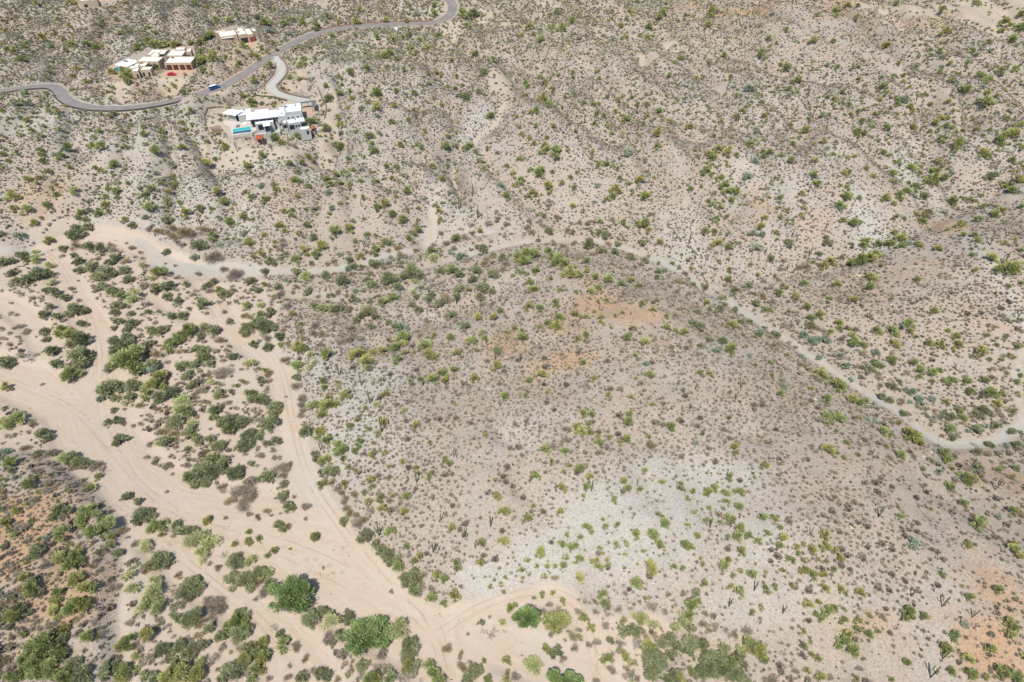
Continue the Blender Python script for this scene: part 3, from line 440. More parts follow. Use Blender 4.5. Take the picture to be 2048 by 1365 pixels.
d 150 50 70;190 90 80;130 130 40;40 150 40;65 185 60;75 105 45;1670 150 90;1700 390 130;1690 310 60;1690 430 70;1260 330 50;1360 240 60;1190 260 100;1070 650 70;1175 680 70;1010 805 50;1085 835 40;1130 950 70;1195 915 60;1220 850 80;1310 860 80;1360 480 50;1180 1050 60;1110 1045 60;1300 1030 50;1395 1040 50;1420 1110 70;1220 1110 50;1280 1110 70;1305 1170 40;1740 630 70;1600 830 35;1550 610 50;1560 620 40;1510 540 80;1480 560 60;1840 460 80;270 795 40;320 930 50;210 850 50;1180 820 50;1680 1280 80;1840 1290 180;1900 1240 120;1790 1320 110;1900 1340 100;1630 1250 60;380 1020 100;430 1000 90;270 1030 70;310 1100 65;400 1105 55;220 1120 40;450 1130 60;700 1130 90;740 1100 90;770 1130 60;560 1120 90;1820 370 50;1640 240 60;1570 210 50;1740 200 50;1730 240 50;1330 970 50;1410 930 0;1070 190 60;1000 190 50;1410 210 0;200 970 80;90 890 50;30 990 60;1600 940 40;1860 1030 50;1550 1010 50;1320 1240 0;1440 980 50;1220 700 40;1120 720 40;940 680 40;940 790 40;1060 790 50;1200 770 60;1580 410 60;1500 380 40;1500 440 40;320 490 40;1310 1100 0
x 210 290 150;130 280 110;770 1150 110;800 1260 0;200 970 60
T 512 640 3.791
p 340 30 55;320 210 120;360 220 80;540 260 110;1110 130 110;1100 180 90;1050 210 90;960 230 90;760 260 120;850 300 120;880 240 60;1130 250 60;1070 300 80;1350 120 55;1280 190 110;1310 260 120;1470 130 75;1520 250 80;1670 230 60;1640 150 100;1740 140 60;1900 95 55;1800 340 0;1830 350 90;1500 380 80;1410 400 90;1340 450 110;1430 455 80;1240 450 60;1660 440 90;1170 460 50;850 370 75;310 350 120;440 320 45;620 470 60;510 460 70;515 510 70;680 565 110;615 635 70;440 640 110;540 650 120;550 600 80;500 720 80;980 565 75;830 665 60;1250 0 0;970 770 90;710 805 75;770 760 60;1215 800 80;485 850 110;540 900 100;650 990 130;620 950 110;780 930 80;750 990 70;850 830 60;885 1020 75;975 1005 60;1110 1070 60;1010 1110 50;1210 1120 70;1220 1170 60;1430 1050 60;1460 1090 70;1320 1170 60;1300 1210 50;700 1120 55;750 1145 50;865 1210 95;880 1260 60;505 1245 80;670 1240 75;540 1050 90;500 1070 90;1010 1195 45;1150 1215 35;1320 930 50;1735 870 60;1810 1220 55;1820 1330 80;1140 1340 90;1040 1335 60;950 1345 70;820 1310 50;1510 640 40;890 935 40;920 860 60;1330 1160 50;1880 570 80;1400 580 0;1400 880 30;70 375 60
o 185 190 70;410 265 80;80 120 0;620 500 60;910 640 70;1720 90 70;1120 680 60;400 360 60
m 60 60 150;30 20 110;130 60 100;180 130 100;90 210 90;310 440 90;50 470 60;40 610 130;80 620 80;145 660 120;140 700 100;110 780 150;70 780 110;20 880 100;380 850 110;150 920 90;80 940 75;460 1060 90;90 1190 120;60 1180 80;200 1330 100;550 1140 100;600 1150 90;500 1160 90;210 1245 70;20 1210 60;1830 230 90;1590 50 90;870 50 80;1070 50 90;1000 20 60;760 10 70;450 1010 70
i 1090 40 110;1140 60 70;1580 40 80;760 210 50;1600 340 50;20 160 50
d 90 410 80;100 460 60;95 510 50;310 510 90;350 600 90;340 640 90;345 690 90;350 590 80;80 140 90;360 140 70;350 80 70;440 100 90;500 110 90;450 45 80;580 30 60;580 75 50;700 60 80;640 110 60;800 75 45;490 190 60;620 170 80;700 160 80;750 130 60;800 150 60;1000 150 70;230 300 80;240 330 50;50 1030 60;30 1030 60;120 990 60;120 1055 60;170 1040 50;190 1120 130;230 1110 80;200 1180 80;610 1290 110;640 1310 80;750 1330 80;580 1220 70;690 1350 60;520 1210 70;170 1280 40;290 1340 45;460 1020 80;1240 120 60;1200 245 50;60 730 60;30 700 50;340 730 80;360 790 60;10 720 50;960 240 50;1080 830 60;1700 1080 30;250 170 60;80 80 60;210 80 60;15 370 50
x 240 300 60;200 1130 70
s 540 385 55 3;480 345 30 0;630 420 90 2;800 500 85 2;970 460 50 2;1265 500 70 3;1100 580 65 0;1190 580 45 0;865 635 100 2;870 720 40 0;955 850 110 2;490 990 65 2;660 1080 60 2;1220 1235 100 0;1810 310 55 3;1850 660 60 1;1500 1040 55 1;1520 1045 50 0;1600 1080 40 0;1020 940 40 0;720 920 30 2;1925 910 30 0
T 1024 640 3.791
p 80 140 100;500 140 70;560 110 70;870 140 85;1010 165 100;1085 200 35;935 270 60;540 320 70;225 410 100;130 455 75;265 550 45;740 570 60;105 570 50;680 10 60;925 60 50;750 60 45;1180 55 75;1240 80 60;1310 85 80;1670 35 85;1660 210 110;1560 60 0;1500 410 60;1430 400 60;1070 645 55;890 720 75;880 780 95;1210 805 90;540 700 80;600 715 80;580 790 70;500 800 80;530 840 100;590 850 70;650 880 55;655 930 70;745 890 60;870 895 80;820 920 60;1030 890 60;250 980 95;400 1000 80;440 1105 60;515 1130 100;390 1150 50;180 1180 80;560 1260 80;590 1190 80;375 1270 85;850 1220 80;880 1280 80;970 1285 60;1010 1140 60;780 1355 50;540 1340 50;1690 960 80;1700 1005 60;1650 1190 70;1920 1100 80;1540 1270 80;1620 1310 70;1490 1300 80;1730 1300 80;1380 1300 60;1300 1290 60;1440 860 45;1640 740 50;1350 660 40;620 440 60;440 360 50;1840 340 50;20 60 60;75 80 50;270 20 70;340 40 100;210 50 60;300 1070 50;1840 1190 35;1140 1230 60;1280 1240 50;1170 600 0;900 580 60;940 440 40;1040 410 90;1340 1350 60
m 1430 50 90;1370 30 70;1740 10 70;1880 110 90;1500 150 70;1430 195 60;1600 160 90;1210 210 50;1800 10 60;1920 60 40
i 1880 90 80;630 440 50;1020 330 70;500 215 40;1280 205 40;590 560 0;1560 230 70;1580 210 60;1470 130 50;1300 530 60;820 520 50;1400 930 60;1800 270 50;1740 410 50;1120 60 0
d 420 910 80;430 830 60;370 940 50;325 965 50;495 965 45;450 1000 50;1060 960 90;580 1100 50;340 1080 40;1700 120 50;1720 60 50;1530 50 60;1480 110 80;1600 40 60;1750 110 50;1640 60 60;1840 130 50;170 210 50;830 380 50;1160 430 40;535 515 50;380 260 50;840 520 60;1000 540 50;1350 160 50;930 150 50;870 280 40
s 65 310 60 3;265 310 30 1;765 160 50 0;820 210 30 2;370 510 40 1;1390 530 50 2;1540 560 50 2;1690 610 70 1;1735 520 80 2;1345 690 60 2;1285 690 45 0;985 945 25 0;920 1025 20 0;815 1090 50 0;135 1240 60 1;290 1110 60 0;810 1010 50 1;600 1300 80 0;1235 1210 50 0;1630 1175 40 0;460 60 60 3;330 1300 60 1;1440 880 60 3;950 1250 50 1;1480 640 40 1;1510 1190 25 0;1640 770 60 2;1250 510 50 1;1540 780 35 1
T 1536 640 3.791
p 720 190 75;650 160 80;640 190 70;830 80 80;950 85 100;920 60 60;1070 40 100;1080 80 70;1130 130 50;960 180 80;1215 180 70;1310 190 80;1430 120 70;1450 185 70;1410 220 50;1615 240 110;1740 190 50;950 300 90;1110 320 80;1160 380 90;1150 430 60;1250 400 100;1300 380 60;1400 460 80;1330 460 60;1240 460 60;1510 470 70;1650 470 80;1690 560 120;1780 560 70;1540 540 80;1225 515 40;1890 470 60;1770 310 50;410 400 120;440 430 60;540 500 120;570 520 60;500 480 60;640 600 110;700 630 80;740 610 60;450 600 90;440 720 90;530 740 115;440 780 60;690 740 60;880 840 100;930 870 60;1060 850 90;1110 890 120;1150 930 90;470 980 110;520 1010 60;1010 1025 100;1340 1010 90;1370 1060 90;1400 1130 50;1510 1190 130;1560 1210 90;1390 1265 80;1755 1140 70;145 265 50;95 560 70;20 320 60;280 350 40;1480 740 80;1360 620 70;1460 700 60;1180 1130 60;1000 780 60;540 20 80;540 60 60;480 90 60;1920 420 50;1890 200 70;1870 290 50;1900 560 60;1750 630 90;640 110 60;630 70 50;1370 80 60;1830 260 40;120 640 0;520 840 50;30 420 50;690 1020 50;600 930 60;900 960 50;300 1140 0;330 520 60;580 1040 50
m 820 330 100;790 380 110;850 350 70;720 360 60;550 340 50;1380 820 100;1400 890 80;1040 710 80;1350 700 60;1400 740 80;1000 465 60;940 500 90;860 580 90;920 610 70;1640 690 130;1590 830 100;1720 800 80;1610 1130 80;1880 1120 80;1500 250 0;1680 300 50;1720 0 0;1590 720 80;1690 950 80;1590 1000 90;1890 950 90;1850 850 80;1920 0 50;60 110 90;480 90 0;330 40 80
i 430 150 100;350 150 100;270 110 80;600 340 80;390 280 60;630 455 55;1100 540 70;1050 530 60;1250 590 70;1150 600 90;1080 620 50;1290 1150 60;120 490 80;120 460 60;230 730 50;580 1040 40;820 240 70;555 265 70;1540 460 50;760 750 60;1210 710 0;1440 660 60;1500 1130 0;1920 850 60;1700 950 60;1900 380 40
d 340 60 90;190 40 60;110 40 60;150 170 60;200 210 60;25 195 40;90 180 60;430 130 80;470 150 60;690 360 70;870 350 60;1050 400 60;850 500 60;1020 610 60;1280 730 60;1560 740 60;1780 730 70;1860 690 90;1130 660 70;1740 640 60;1000 640 50;1210 680 60;1680 1010 70;1780 1080 60;330 960 60;1650 1020 70;1840 1070 60;1750 1010 60;1900 980 70;300 640 60;250 590 50;1910 190 60;1860 180 40;920 1040 60;690 940 50;770 1120 50;1110 1040 60;1640 1220 60;1850 1190 80;1540 560 60
x 1080 760 70;1570 950 90
s 1525 1130 80 3;1720 1290 80 2;600 1340 0 0;880 610 0 0;175 1310 45 1;265 1080 30 0;790 1020 40 2;1290 1170 60 2;440 510 60 2;545 530 50 2
T 0 1000 3.740
p 450 440 160;560 420 150;520 490 120;560 600 150;620 660 160;600 760 180;520 800 150;690 650 110;660 780 110;400 830 130;430 710 110;390 760 100;230 650 130;210 700 90;640 90 170;690 240 140;450 240 150;100 870 150;60 880 100;480 970 100;640 1010 130;1100 1010 140;1760 910 150;1820 960 150;1700 950 100;950 1060 140;900 1090 90;330 1100 230;430 1140 180;230 1130 160;250 1210 200;380 1240 200;180 1200 130;280 1270 200;470 1320 150;1370 1300 220;1480 1290 160;1240 1340 150;1300 1250 130;1830 1180 150;940 1270 150;890 1320 120;180 1330 0;70 1330 120;120 1350 90;1170 190 130;1550 150 80;1850 310 70;1850 245 60;1755 330 60;1900 1270 100;180 570 80;120 80 80;40 170 110;1880 1340 80
o 820 190 160;770 200 100;1470 290 170;1410 320 130;1560 310 150;1500 400 130;1110 780 150;1150 700 160;1180 810 130;1060 820 100;1080 350 130;980 660 120;970 570 110;1860 460 110;1150 600 90;1020 1170 90;1500 1210 110
m 450 70 150;490 90 100;400 130 90;1060 110 130;1110 140 110;1020 170 90;1350 230 110;1430 240 110;1320 190 100;1030 10 80;1190 460 160;1250 470 110;1130 490 110;880 400 110;270 390 130;1420 650 160;1380 710 130;1460 600 90;1450 860 170;1400 900 140;1310 880 90;1210 1120 130;1180 1150 90;1340 1100 130;1300 1130 90;1440 1120 140;1400 1150 120;1520 1080 110;1730 1300 160;1850 1130 150;1790 1230 130;1740 600 130;1830 600 150;1870 640 120;1760 450 130;1730 470 90;930 580 60;130 830 130;160 870 90;400 1080 150;450 1050 120;280 1060 130;540 1230 130;600 1310 160;640 1320 110;900 1260 110;860 1290 100;1080 1310 110;1150 1330 110;240 620 110;80 870 110;300 700 80;1790 860 130;1780 1000 160;1650 1020 100;1660 1340 80;1560 960 110;780 1320 90;30 350 70;210 840 60;470 1330 100;770 480 0;510 300 0;1260 1190 70;790 1250 110;860 1240 80
d 850 665 100;710 320 75;810 320 60;1010 330 70;1090 530 70;580 1000 70;1330 570 70;1330 1200 40;1660 1110 80;1210 155 0;60 400 60;110 495 50;330 500 80;230 150 50;120 190 60;250 230 40;270 255 40;320 200 40;140 660 60;70 710 70;30 780 70;230 970 60;360 940 70;150 965 45;70 1050 80;460 940 60;700 910 70;740 1010 80;960 930 70;980 920 50;1010 880 50;1190 900 60;1210 930 30;1280 750 40;1570 480 50;1630 510 60;1600 820 150;1560 760 110;1630 770 110;1660 820 80;1500 920 90;1560 980 70;1860 1000 0;1860 110 60;1290 280 50;1210 260 60;950 285 40;920 230 70;590 280 60;700 400 35;430 570 70;375 560 60;110 600 40;780 390 60;840 490 40;710 470 70;680 500 60;740 530 60;680 560 50;800 640 40;1270 400 0;820 1040 30;740 960 60;880 1180 60;700 1200 60;1130 1210 60;1220 1210 50;1060 1210 50;1010 1090 60;1690 0 0;1830 10 140;1740 20 110;600 940 50;560 890 50;1020 460 50;980 390 0;1300 650 30;260 880 50;160 250 0;1350 820 50;1050 1130 60;620 880 40;1330 1330 0;90 660 0;1910 740 50;30 480 40;20 560 40;180 450 50;150 410 40
c 1550 150 85
x 1540 1190 110;1620 790 90;1680 410 80;600 270 80;330 690 60
T 512 1000 3.740
p 950 60 90;1105 90 85;840 20 65;1005 230 95;1180 465 70;1225 420 70;1120 350 70;1215 340 40;1050 490 130;1500 480 90;1680 470 80;1355 560 80;1405 600 90;1315 735 100;1400 775 70;1480 710 100;1845 310 90;1680 330 80;1465 210 80;1850 90 100;1170 660 80;1900 810 70;870 1330 140;1330 1290 130;1300 1230 100;1150 1240 140;1380 1350 110;20 1150 130;40 1220 130;30 1080 110;200 1080 110;130 380 75;75 420 60;440 280 90;20 290 60;1705 1200 50;1735 1340 80;1880 1200 80;1870 1350 60;920 10 60;1760 650 50;1850 690 45;1860 580 40;60 1160 120;900 1340 110;1830 630 50;1710 580 30
o 570 900 150;1070 960 160;1010 1000 120;650 0 0;1840 920 70;60 560 120
m 30 550 130;820 270 140;900 330 100;940 380 110;990 420 130;1010 470 90;1060 440 100;1130 590 140;1180 560 120;1210 600 80;1100 590 90;410 890 140;510 820 140;540 860 120;690 880 120;640 890 90;700 920 90;1150 1080 150;1180 1120 110;1130 1170 140;1160 1260 140;1620 1290 150;1590 1340 110;1660 1280 100;240 50 100;265 60 80;340 1330 110;520 1310 120;480 1300 110;660 160 90;170 190 90;200 210 80;100 640 110;1070 880 0;1000 1330 110;790 1240 100;770 1260 60;1690 920 55;180 1010 90;200 1050 80;1100 930 0;250 1330 0;900 350 60;640 1030 100;620 1000 80;1190 680 110
G 260 730 340;200 700 220;340 740 220;190 790 180;300 800 200;370 680 180;820 1020 230;870 990 210;800 1090 230;880 1090 210;780 960 160;720 1060 180;930 950 150;970 1050 130;760 1100 130
d 370 55 90;650 20 90;680 70 90;700 110 80;770 160 100;800 150 90;860 80 70;370 145 50;80 90 70;110 120 40;200 10 70;15 120 60;1230 640 80;750 190 90;290 1090 80;310 1110 80;370 1180 65;245 1240 50;235 1325 70;520 1060 110;540 1020 90;560 1070 60;720 1210 45;710 1250 40;650 1150 80;940 1170 90;950 1130 80;1430 1120 80;1520 1160 60;1530 1190 50;1530 1250 80;1590 1010 35;1800 20 0;1890 1290 80;1750 880 40;100 1340 60;1380 1130 0;1250 570 80;1150 410 50;240 200 60;610 1350 60;430 1280 60;180 105 30;500 505 35;1300 660 70;870 1090 0;450 920 80;1670 980 0;1600 1220 50;60 700 100;30 610 80;110 690 60;750 130 80;960 1100 60
c 1735 1200 0;440 280 80;250 370 35;1905 800 60
x 130 960 90;40 720 90;1130 1320 150;1740 1000 150;1860 990 50;1240 1350 60;660 360 45;580 375 30
s 1385 155 55 1;1755 200 100 0;1565 270 60 0;1325 395 110 2;920 270 90 3;1640 365 50 0;1370 380 40 0;1520 55 35 0
T 1024 1000 3.740
p 110 145 80;360 90 75;160 45 50;505 580 100;1215 500 65;1590 490 100;1620 450 70;930 620 110;1030 490 120;1060 510 90;850 410 40;980 390 50;1340 790 120;1330 850 100;1400 770 60;1800 1100 190;1840 1130 150;1760 1070 110;1880 1190 80;1030 1110 130;1010 1070 100;1340 1280 80;680 705 80;1440 625 70;330 910 190;370 900 150;310 940 150;715 1190 100;850 1180 100;500 1030 60;545 890 80;600 960 80;165 735 40;230 710 60;310 700 55;380 755 60;20 800 60;250 1110 80;1640 1210 120;1250 1320 110;500 450 80;385 490 80;400 430 60;320 500 50;265 500 50;190 490 50;210 385 90;370 330 70;440 360 90;480 340 60;560 200 80;510 280 60;410 270 60;600 240 50;700 200 60;790 185 60;675 150 50;780 330 60;850 325 60;650 360 60;680 400 40;650 500 70;600 460 60;720 490 60;710 450 50;640 450 60;80 530 60;80 580 40;110 450 50;240 570 60;1060 270 110;1100 330 80;1140 170 90;1120 130 60;1390 270 70;1320 190 50;1300 330 90;1640 150 110;1690 260 100;1780 270 80;1850 310 70;1720 380 90;1880 130 80;1710 200 90;1620 280 60;1820 480 30;1710 690 90;1640 650 60;1860 800 60;1800 840 60;1900 670 70;1460 150 60;1700 50 80;1610 20 60;1800 560 90;1710 530 50;1280 510 60;1430 480 50;1910 240 60;1900 540 40;770 10 50;1410 440 50;340 1330 0;440 1300 60;930 250 90;990 740 50;940 480 30;1660 570 50;1560 170 50;1480 60 50;1360 90 50;1050 240 80;1340 350 70
o 160 1240 130;150 1200 100;1280 900 120;1220 960 110;960 890 130;910 870 80;1060 940 100;1000 900 80
G 110 870 180;80 920 150;150 910 130;330 1340 140;410 1350 130;480 1350 110
m 1690 1190 120;1590 1120 120;1530 1190 140;1590 1270 150;1670 1300 130;1170 1340 100;1330 950 110;1740 1240 80;830 990 120;880 970 110;930 990 90;1180 1020 130;1230 1100 110;1200 1160 110;1130 1080 90;1350 1080 150;1430 1090 130;1320 1140 100;1470 1260 180;1420 1200 130;1420 1290 140;1080 1210 170;1050 1270 180;1130 1190 100;1220 1320 130;340 1130 110;310 1150 100;740 1060 70;1250 1190 0;1750 1350 90;1700 1300 100;1040 1330 100;1380 700 100;700 780 100;820 840 0
d 700 950 85;635 1075 75;565 1080 70;470 1110 70;740 1280 80;860 1265 60;940 1330 60;500 970 60;625 840 60;720 860 50;800 820 70;1040 800 90;1145 840 75;620 750 60;850 705 60;700 770 70;1225 790 40;1450 850 60;1500 880 60;1520 950 80;1660 1010 70;1600 980 60;1760 990 90;280 790 60;230 840 60;380 1190 70;290 1000 70;550 760 60;750 970 30;400 1050 40;500 840 70;1170 710 60;630 1350 60;900 1230 50;1430 940 70;330 580 60;1890 1350 60;30 1330 80;730 1040 60;800 1080 60;500 750 40;550 380 35;420 205 35;1110 960 40;460 1020 60;1740 1180 70;1280 690 60;960 760 40;1470 980 60
x 930 1030 170;910 1080 130;820 1060 100;1400 1180 0;1310 330 60
s 1480 210 75 0;1810 680 70 0;1620 800 60 2;1510 900 50 0
T 1536 1000 3.740
p 1470 20 85;1570 180 110;1600 150 90;1500 320 80;1730 665 90;1520 720 80;1820 910 110;1840 960 90;1820 1010 100;1680 1120 90;1860 370 110;1900 420 90;1840 330 70;1050 840 110;1070 880 80;1170 865 80;1040 1220 75;1360 1120 90;1320 1100 90;570 1060 120;640 1110 110;660 1150 70;600 1020 100;265 985 60;265 1090 70;320 1060 40;330 1160 70;380 1190 60;300 1280 60;400 1320 90;700 690 90;550 670 70;580 700 50;430 660 80;340 560 90;290 530 80;250 530 60;420 560 80;500 520 60;120 530 60;430 270 90;440 340 80;400 360 60;330 370 80;510 370 55;540 430 75;380 445 45;450 470 40;270 460 60;220 350 60;270 330 50;120 280 100;90 340 80;90 200 60;170 190 0;310 780 90;370 760 60;370 860 70;450 830 100;500 810 70;570 820 50;570 900 70;680 900 70;760 1000 80;830 990 50;670 980 70;760 860 50;400 890 60;60 650 60;180 640 60;20 1000 0;1740 1280 100;1860 1320 120;1780 1300 90;1800 1260 60;1540 1310 80;1500 1290 80;1830 80 80;1000 130 60;1310 560 60;1500 1190 90;1540 1300 90;1380 1290 70;660 1330 60;740 920 40;60 150 50;190 450 60;1400 1010 90;1360 0 0;920 1340 60;230 400 50;160 440 60;1220 70 40;1460 650 40;980 60 40;1640 1320 60;40 130 60;1370 1270 70;240 570 0;590 1000 70
i 1100 320 90;1230 1130 0;1090 350 80;1400 1010 80;1480 930 80;1850 1180 0;1730 130 60
d 150 30 50;165 135 35;265 115 40;1610 190 60;1530 120 60;1580 200 60;210 1290 60;1660 950 40;860 880 70;1020 1010 0;1880 90 60;1900 130 60;1620 1330 60;690 1270 60;40 1350 100;130 1200 40;720 1190 50;1850 750 50
s 825 130 80 2;315 260 55 0;845 480 40 1;1070 720 50 1;1300 800 75 1;1325 895 30 0;1525 880 60 1;1215 1330 110 2;1305 1190 60 2;110 850 60 0;885 680 20 0;1210 465 25 1;275 1365 30 0
T 400 0 3.413
p 790 180 70;570 160 60;700 150 60;510 60 40;1430 35 40;1600 35 45;1090 70 60;860 110 50;1410 140 50;1600 100 70;1790 90 90;2010 100 40;1430 240 60;1500 270 50;1630 245 65;1880 360 65;1305 265 60;1210 260 60;1060 235 40;1380 260 40;860 315 40;945 295 45;480 450 65;710 400 60;690 440 60;670 450 50;720 440 50;780 400 40;1250 380 60;1300 360 70;1340 400 50;1210 390 50;1030 490 70;950 520 60;1130 455 70;1280 460 50;1400 470 60;1540 330 60;1440 330 60;1480 350 50;1720 410 45;1610 500 50;1560 500 40;1650 520 40;1750 520 40;860 590 55;950 635 65;970 580 40;1030 620 40;1040 665 50;1340 620 50;1460 630 60;1560 570 40;1690 590 35;1745 605 50;1790 580 40;1900 620 60;1210 630 90;1060 400 0;1210 730 90;1150 700 40;1330 720 60;1460 750 50;1650 715 50;1530 770 40;1990 790 80;940 800 55;950 850 60;860 880 70;1060 905 35;1010 740 40;1310 830 60;1420 820 50;1530 900 50;1160 930 70;1220 910 40;1370 985 50;1490 990 60;1030 880 0;660 930 60;510 940 70;550 970 60;1690 930 50;960 990 90;1850 990 50;1740 1000 50;370 545 60;430 520 40;290 655 50;350 700 70;130 700 40;170 1000 60;45 965 45;120 915 40;140 970 40;770 940 0;390 385 70;360 370 60;290 310 60;90 370 80;20 410 60;10 350 50;500 285 50;430 330 50;460 350 50;520 340 40;250 350 40;60 240 90;30 265 60;130 330 40;270 430 60;260 460 40;170 390 50;20 470 60;80 500 40;620 530 50;680 540 40;560 600 40;440 150 70;200 140 60;110 140 60;260 110 60;620 130 60;720 110 50;1070 150 60;950 150 50;1270 140 50;1600 40 40;1270 380 60;1820 170 60;1840 190 50;900 250 60;2000 410 50;640 335 40;760 430 30
m 1870 100 90;880 670 70;1830 110 80;480 160 50;1250 390 0;750 325 40;390 120 60;1940 490 80;1800 660 80;1100 740 60;1220 640 60
i 1930 480 70;1800 650 80;610 230 50;1480 90 60;770 530 40;1360 470 0;1040 560 40;910 540 40;470 210 60;1760 650 50;960 900 50;1680 1000 60;2030 420 50;1210 790 50;120 70 50;330 200 60
s 1260 550 60 2;1130 700 80 2;1860 630 70 1;1090 640 40 0;1470 820 60 2;1150 300 50 1;1790 750 0 0;240 1010 40 0;490 1020 40 1;600 990 50 2;680 380 60 1;820 300 40 0;220 660 50 0;1080 810 40 1;1830 160 60 1;1440 990 40 1;1640 860 40 0;60 310 40 1
d 460 510 0;640 1000 50;1530 780 40;2000 640 40
T 0 0 4.876
p 400 350 100;560 180 50;350 40 80;680 20 90;720 30 60;560 90 50;1230 40 70;1110 110 50;1130 190 60;670 250 60;1000 210 80;300 420 0;230 450 90;200 570 90;30 600 60;60 300 70;20 300 60;130 490 110;80 490 90;640 490 70;700 420 90;740 440 60;840 430 80;930 460 90;1000 450 60;1170 320 70;1430 260 60;1530 430 120;1600 430 90;1480 440 90;1700 430 80;1860 410 70;1950 410 90;2010 370 70;1340 470 80;1390 440 70;1240 730 120;1200 690 90;1250 790 90;1080 700 80;1120 710 60;1520 640 80;1540 680 60;1590 610 70;1960 600 120;1900 610 80;1990 570 60;760 665 80;470 700 60;460 760 50;710 750 80;850 790 80;900 680 60;310 770 60;1100 860 60;1050 895 50;990 910 50;1400 900 60;1080 970 50;985 1005 60;1780 900 90;1830 880 60;1650 950 50;1700 840 60;240 910 80;450 910 60;410 960 50;820 1075 50;640 1035 50;1090 1110 90;1000 1110 60;1230 1120 50;1420 1090 50;1300 1100 50;1520 1070 60;1620 1060 60;1860 1080 90;1930 980 60;2000 960 50;480 1040 80;480 1090 70;570 1090 80;310 1100 60;270 1170 90;130 990 80;200 990 60;20 1080 60;90 1150 50;570 1270 70;300 1270 80;420 1240 70;390 1330 80;180 1310 60;860 1270 60;960 1290 70;1190 1270 70;1400 1240 60;1400 1310 90;1570 1270 80;1780 1200 80;1800 1260 80;1220 1330 60;1880 1210 50;850 970 50;40 1340 60;1000 930 40;1890 790 50;1500 330 60;1450 390 90;1400 400 60;200 1050 0;2000 60 60;1900 30 70;1690 290 0;520 340 60;620 370 60
i 770 1090 60;740 1190 60;940 1130 40;180 1130 60;590 1120 70;140 1010 90;250 1000 80;1280 520 0;1400 700 60;2030 200 60;1190 1180 30;1420 1150 60;620 210 60;840 370 50;1130 260 40;1620 320 60;1840 250 50;1200 370 60;1060 300 60;940 340 60;520 930 50;260 740 50
m 270 420 70;450 400 60;1380 700 80;1260 310 70;830 440 0;1500 600 60;540 320 60;180 360 60;30 200 60;500 450 80
s 1215 350 90 3;450 240 60 1;1660 420 50 1;330 960 60 0;960 840 50 1;130 1170 80 2;700 1220 60 2;560 1110 60 1;1230 560 40 1;1430 500 50 0;800 300 50 1;1640 1170 50 1;620 1330 50 1;1130 220 50 0;690 390 50 1
T 1024 0 4
p 145 215 80;75 275 60;170 270 50;330 210 60;400 225 80;480 165 70;210 330 60;250 310 60;920 150 50;870 205 70;1095 210 75;1180 135 80;1210 100 60;940 85 50;1000 10 50;1230 30 40;1390 120 50;1330 170 40;1600 80 80;1595 125 60;1575 200 80;1030 280 60;1080 310 70;900 295 50;1350 465 60;1310 500 50;1695 440 70;2000 430 80;2020 460 50;1575 505 60;230 620 60;270 655 60;360 605 50;130 690 60;110 660 50;490 580 50;490 620 50;680 580 55;700 625 50;100 760 40;20 790 40;250 790 80;280 840 70;430 770 50;500 755 50;190 880 70;150 900 60;575 820 60;650 830 60;700 830 50;760 770 50;890 775 50;960 775 45;850 800 50;1010 830 60;1080 830 70;1180 890 70;830 890 50;680 910 60;735 925 60;1085 930 50;910 955 80;1050 990 50;1265 975 50;1420 1015 75;1165 1060 80;1260 1050 40;660 990 50;770 1010 50;795 1070 60;200 1010 60;60 1020 40;80 1070 60;325 1010 70;140 1100 60;280 1100 50;500 1050 60;1675 970 50;2010 925 70;1845 885 60;1800 935 60;2000 815 50;1800 765 50;1750 615 50;1480 625 50;1540 610 50;1270 605 60;1300 660 40;1620 1090 50;1760 1100 40;1730 845 40;520 1100 40;430 940 40;520 930 30;40 930 50;330 720 60;1350 300 0;90 900 40;700 860 0;860 1020 40;450 990 50;300 830 60;400 860 40
i 1900 700 100;1210 715 50;1960 1030 80;640 420 0;810 310 60;280 120 0;1780 690 50;1650 80 50;1000 900 40;580 430 30;100 100 0;260 650 60
m 500 110 0;360 100 70;1210 110 50;300 120 50
s 360 140 60 2;545 120 60 1;645 690 90 1;1160 410 60 2;1280 410 60 3;1070 470 40 1;1420 520 70 2;1395 480 50 1;955 700 40 0;1155 670 40 0;665 795 30 1;580 985 60 1;1005 1050 90 2;1810 980 90 3;1355 860 70 1;1450 790 40 0;1860 1030 50 1;625 575 30 0;1030 580 40 1;120 560 40 1;1960 640 40 0;1300 290 50 2;1700 1110 60 0;700 1100 50 1;1770 580 60 0;1480 700 60 1;1530 660 50 0;455 30 40 0;100 80 60 0;140 100 50 0;1400 300 40 3;1800 1080 40 0;820 790 60 0;1925 960 60 0;1620 480 50 0;1950 240 50 1;1590 1040 40 1
d 1070 750 60;530 310 80;740 660 0
T 1536 0 4
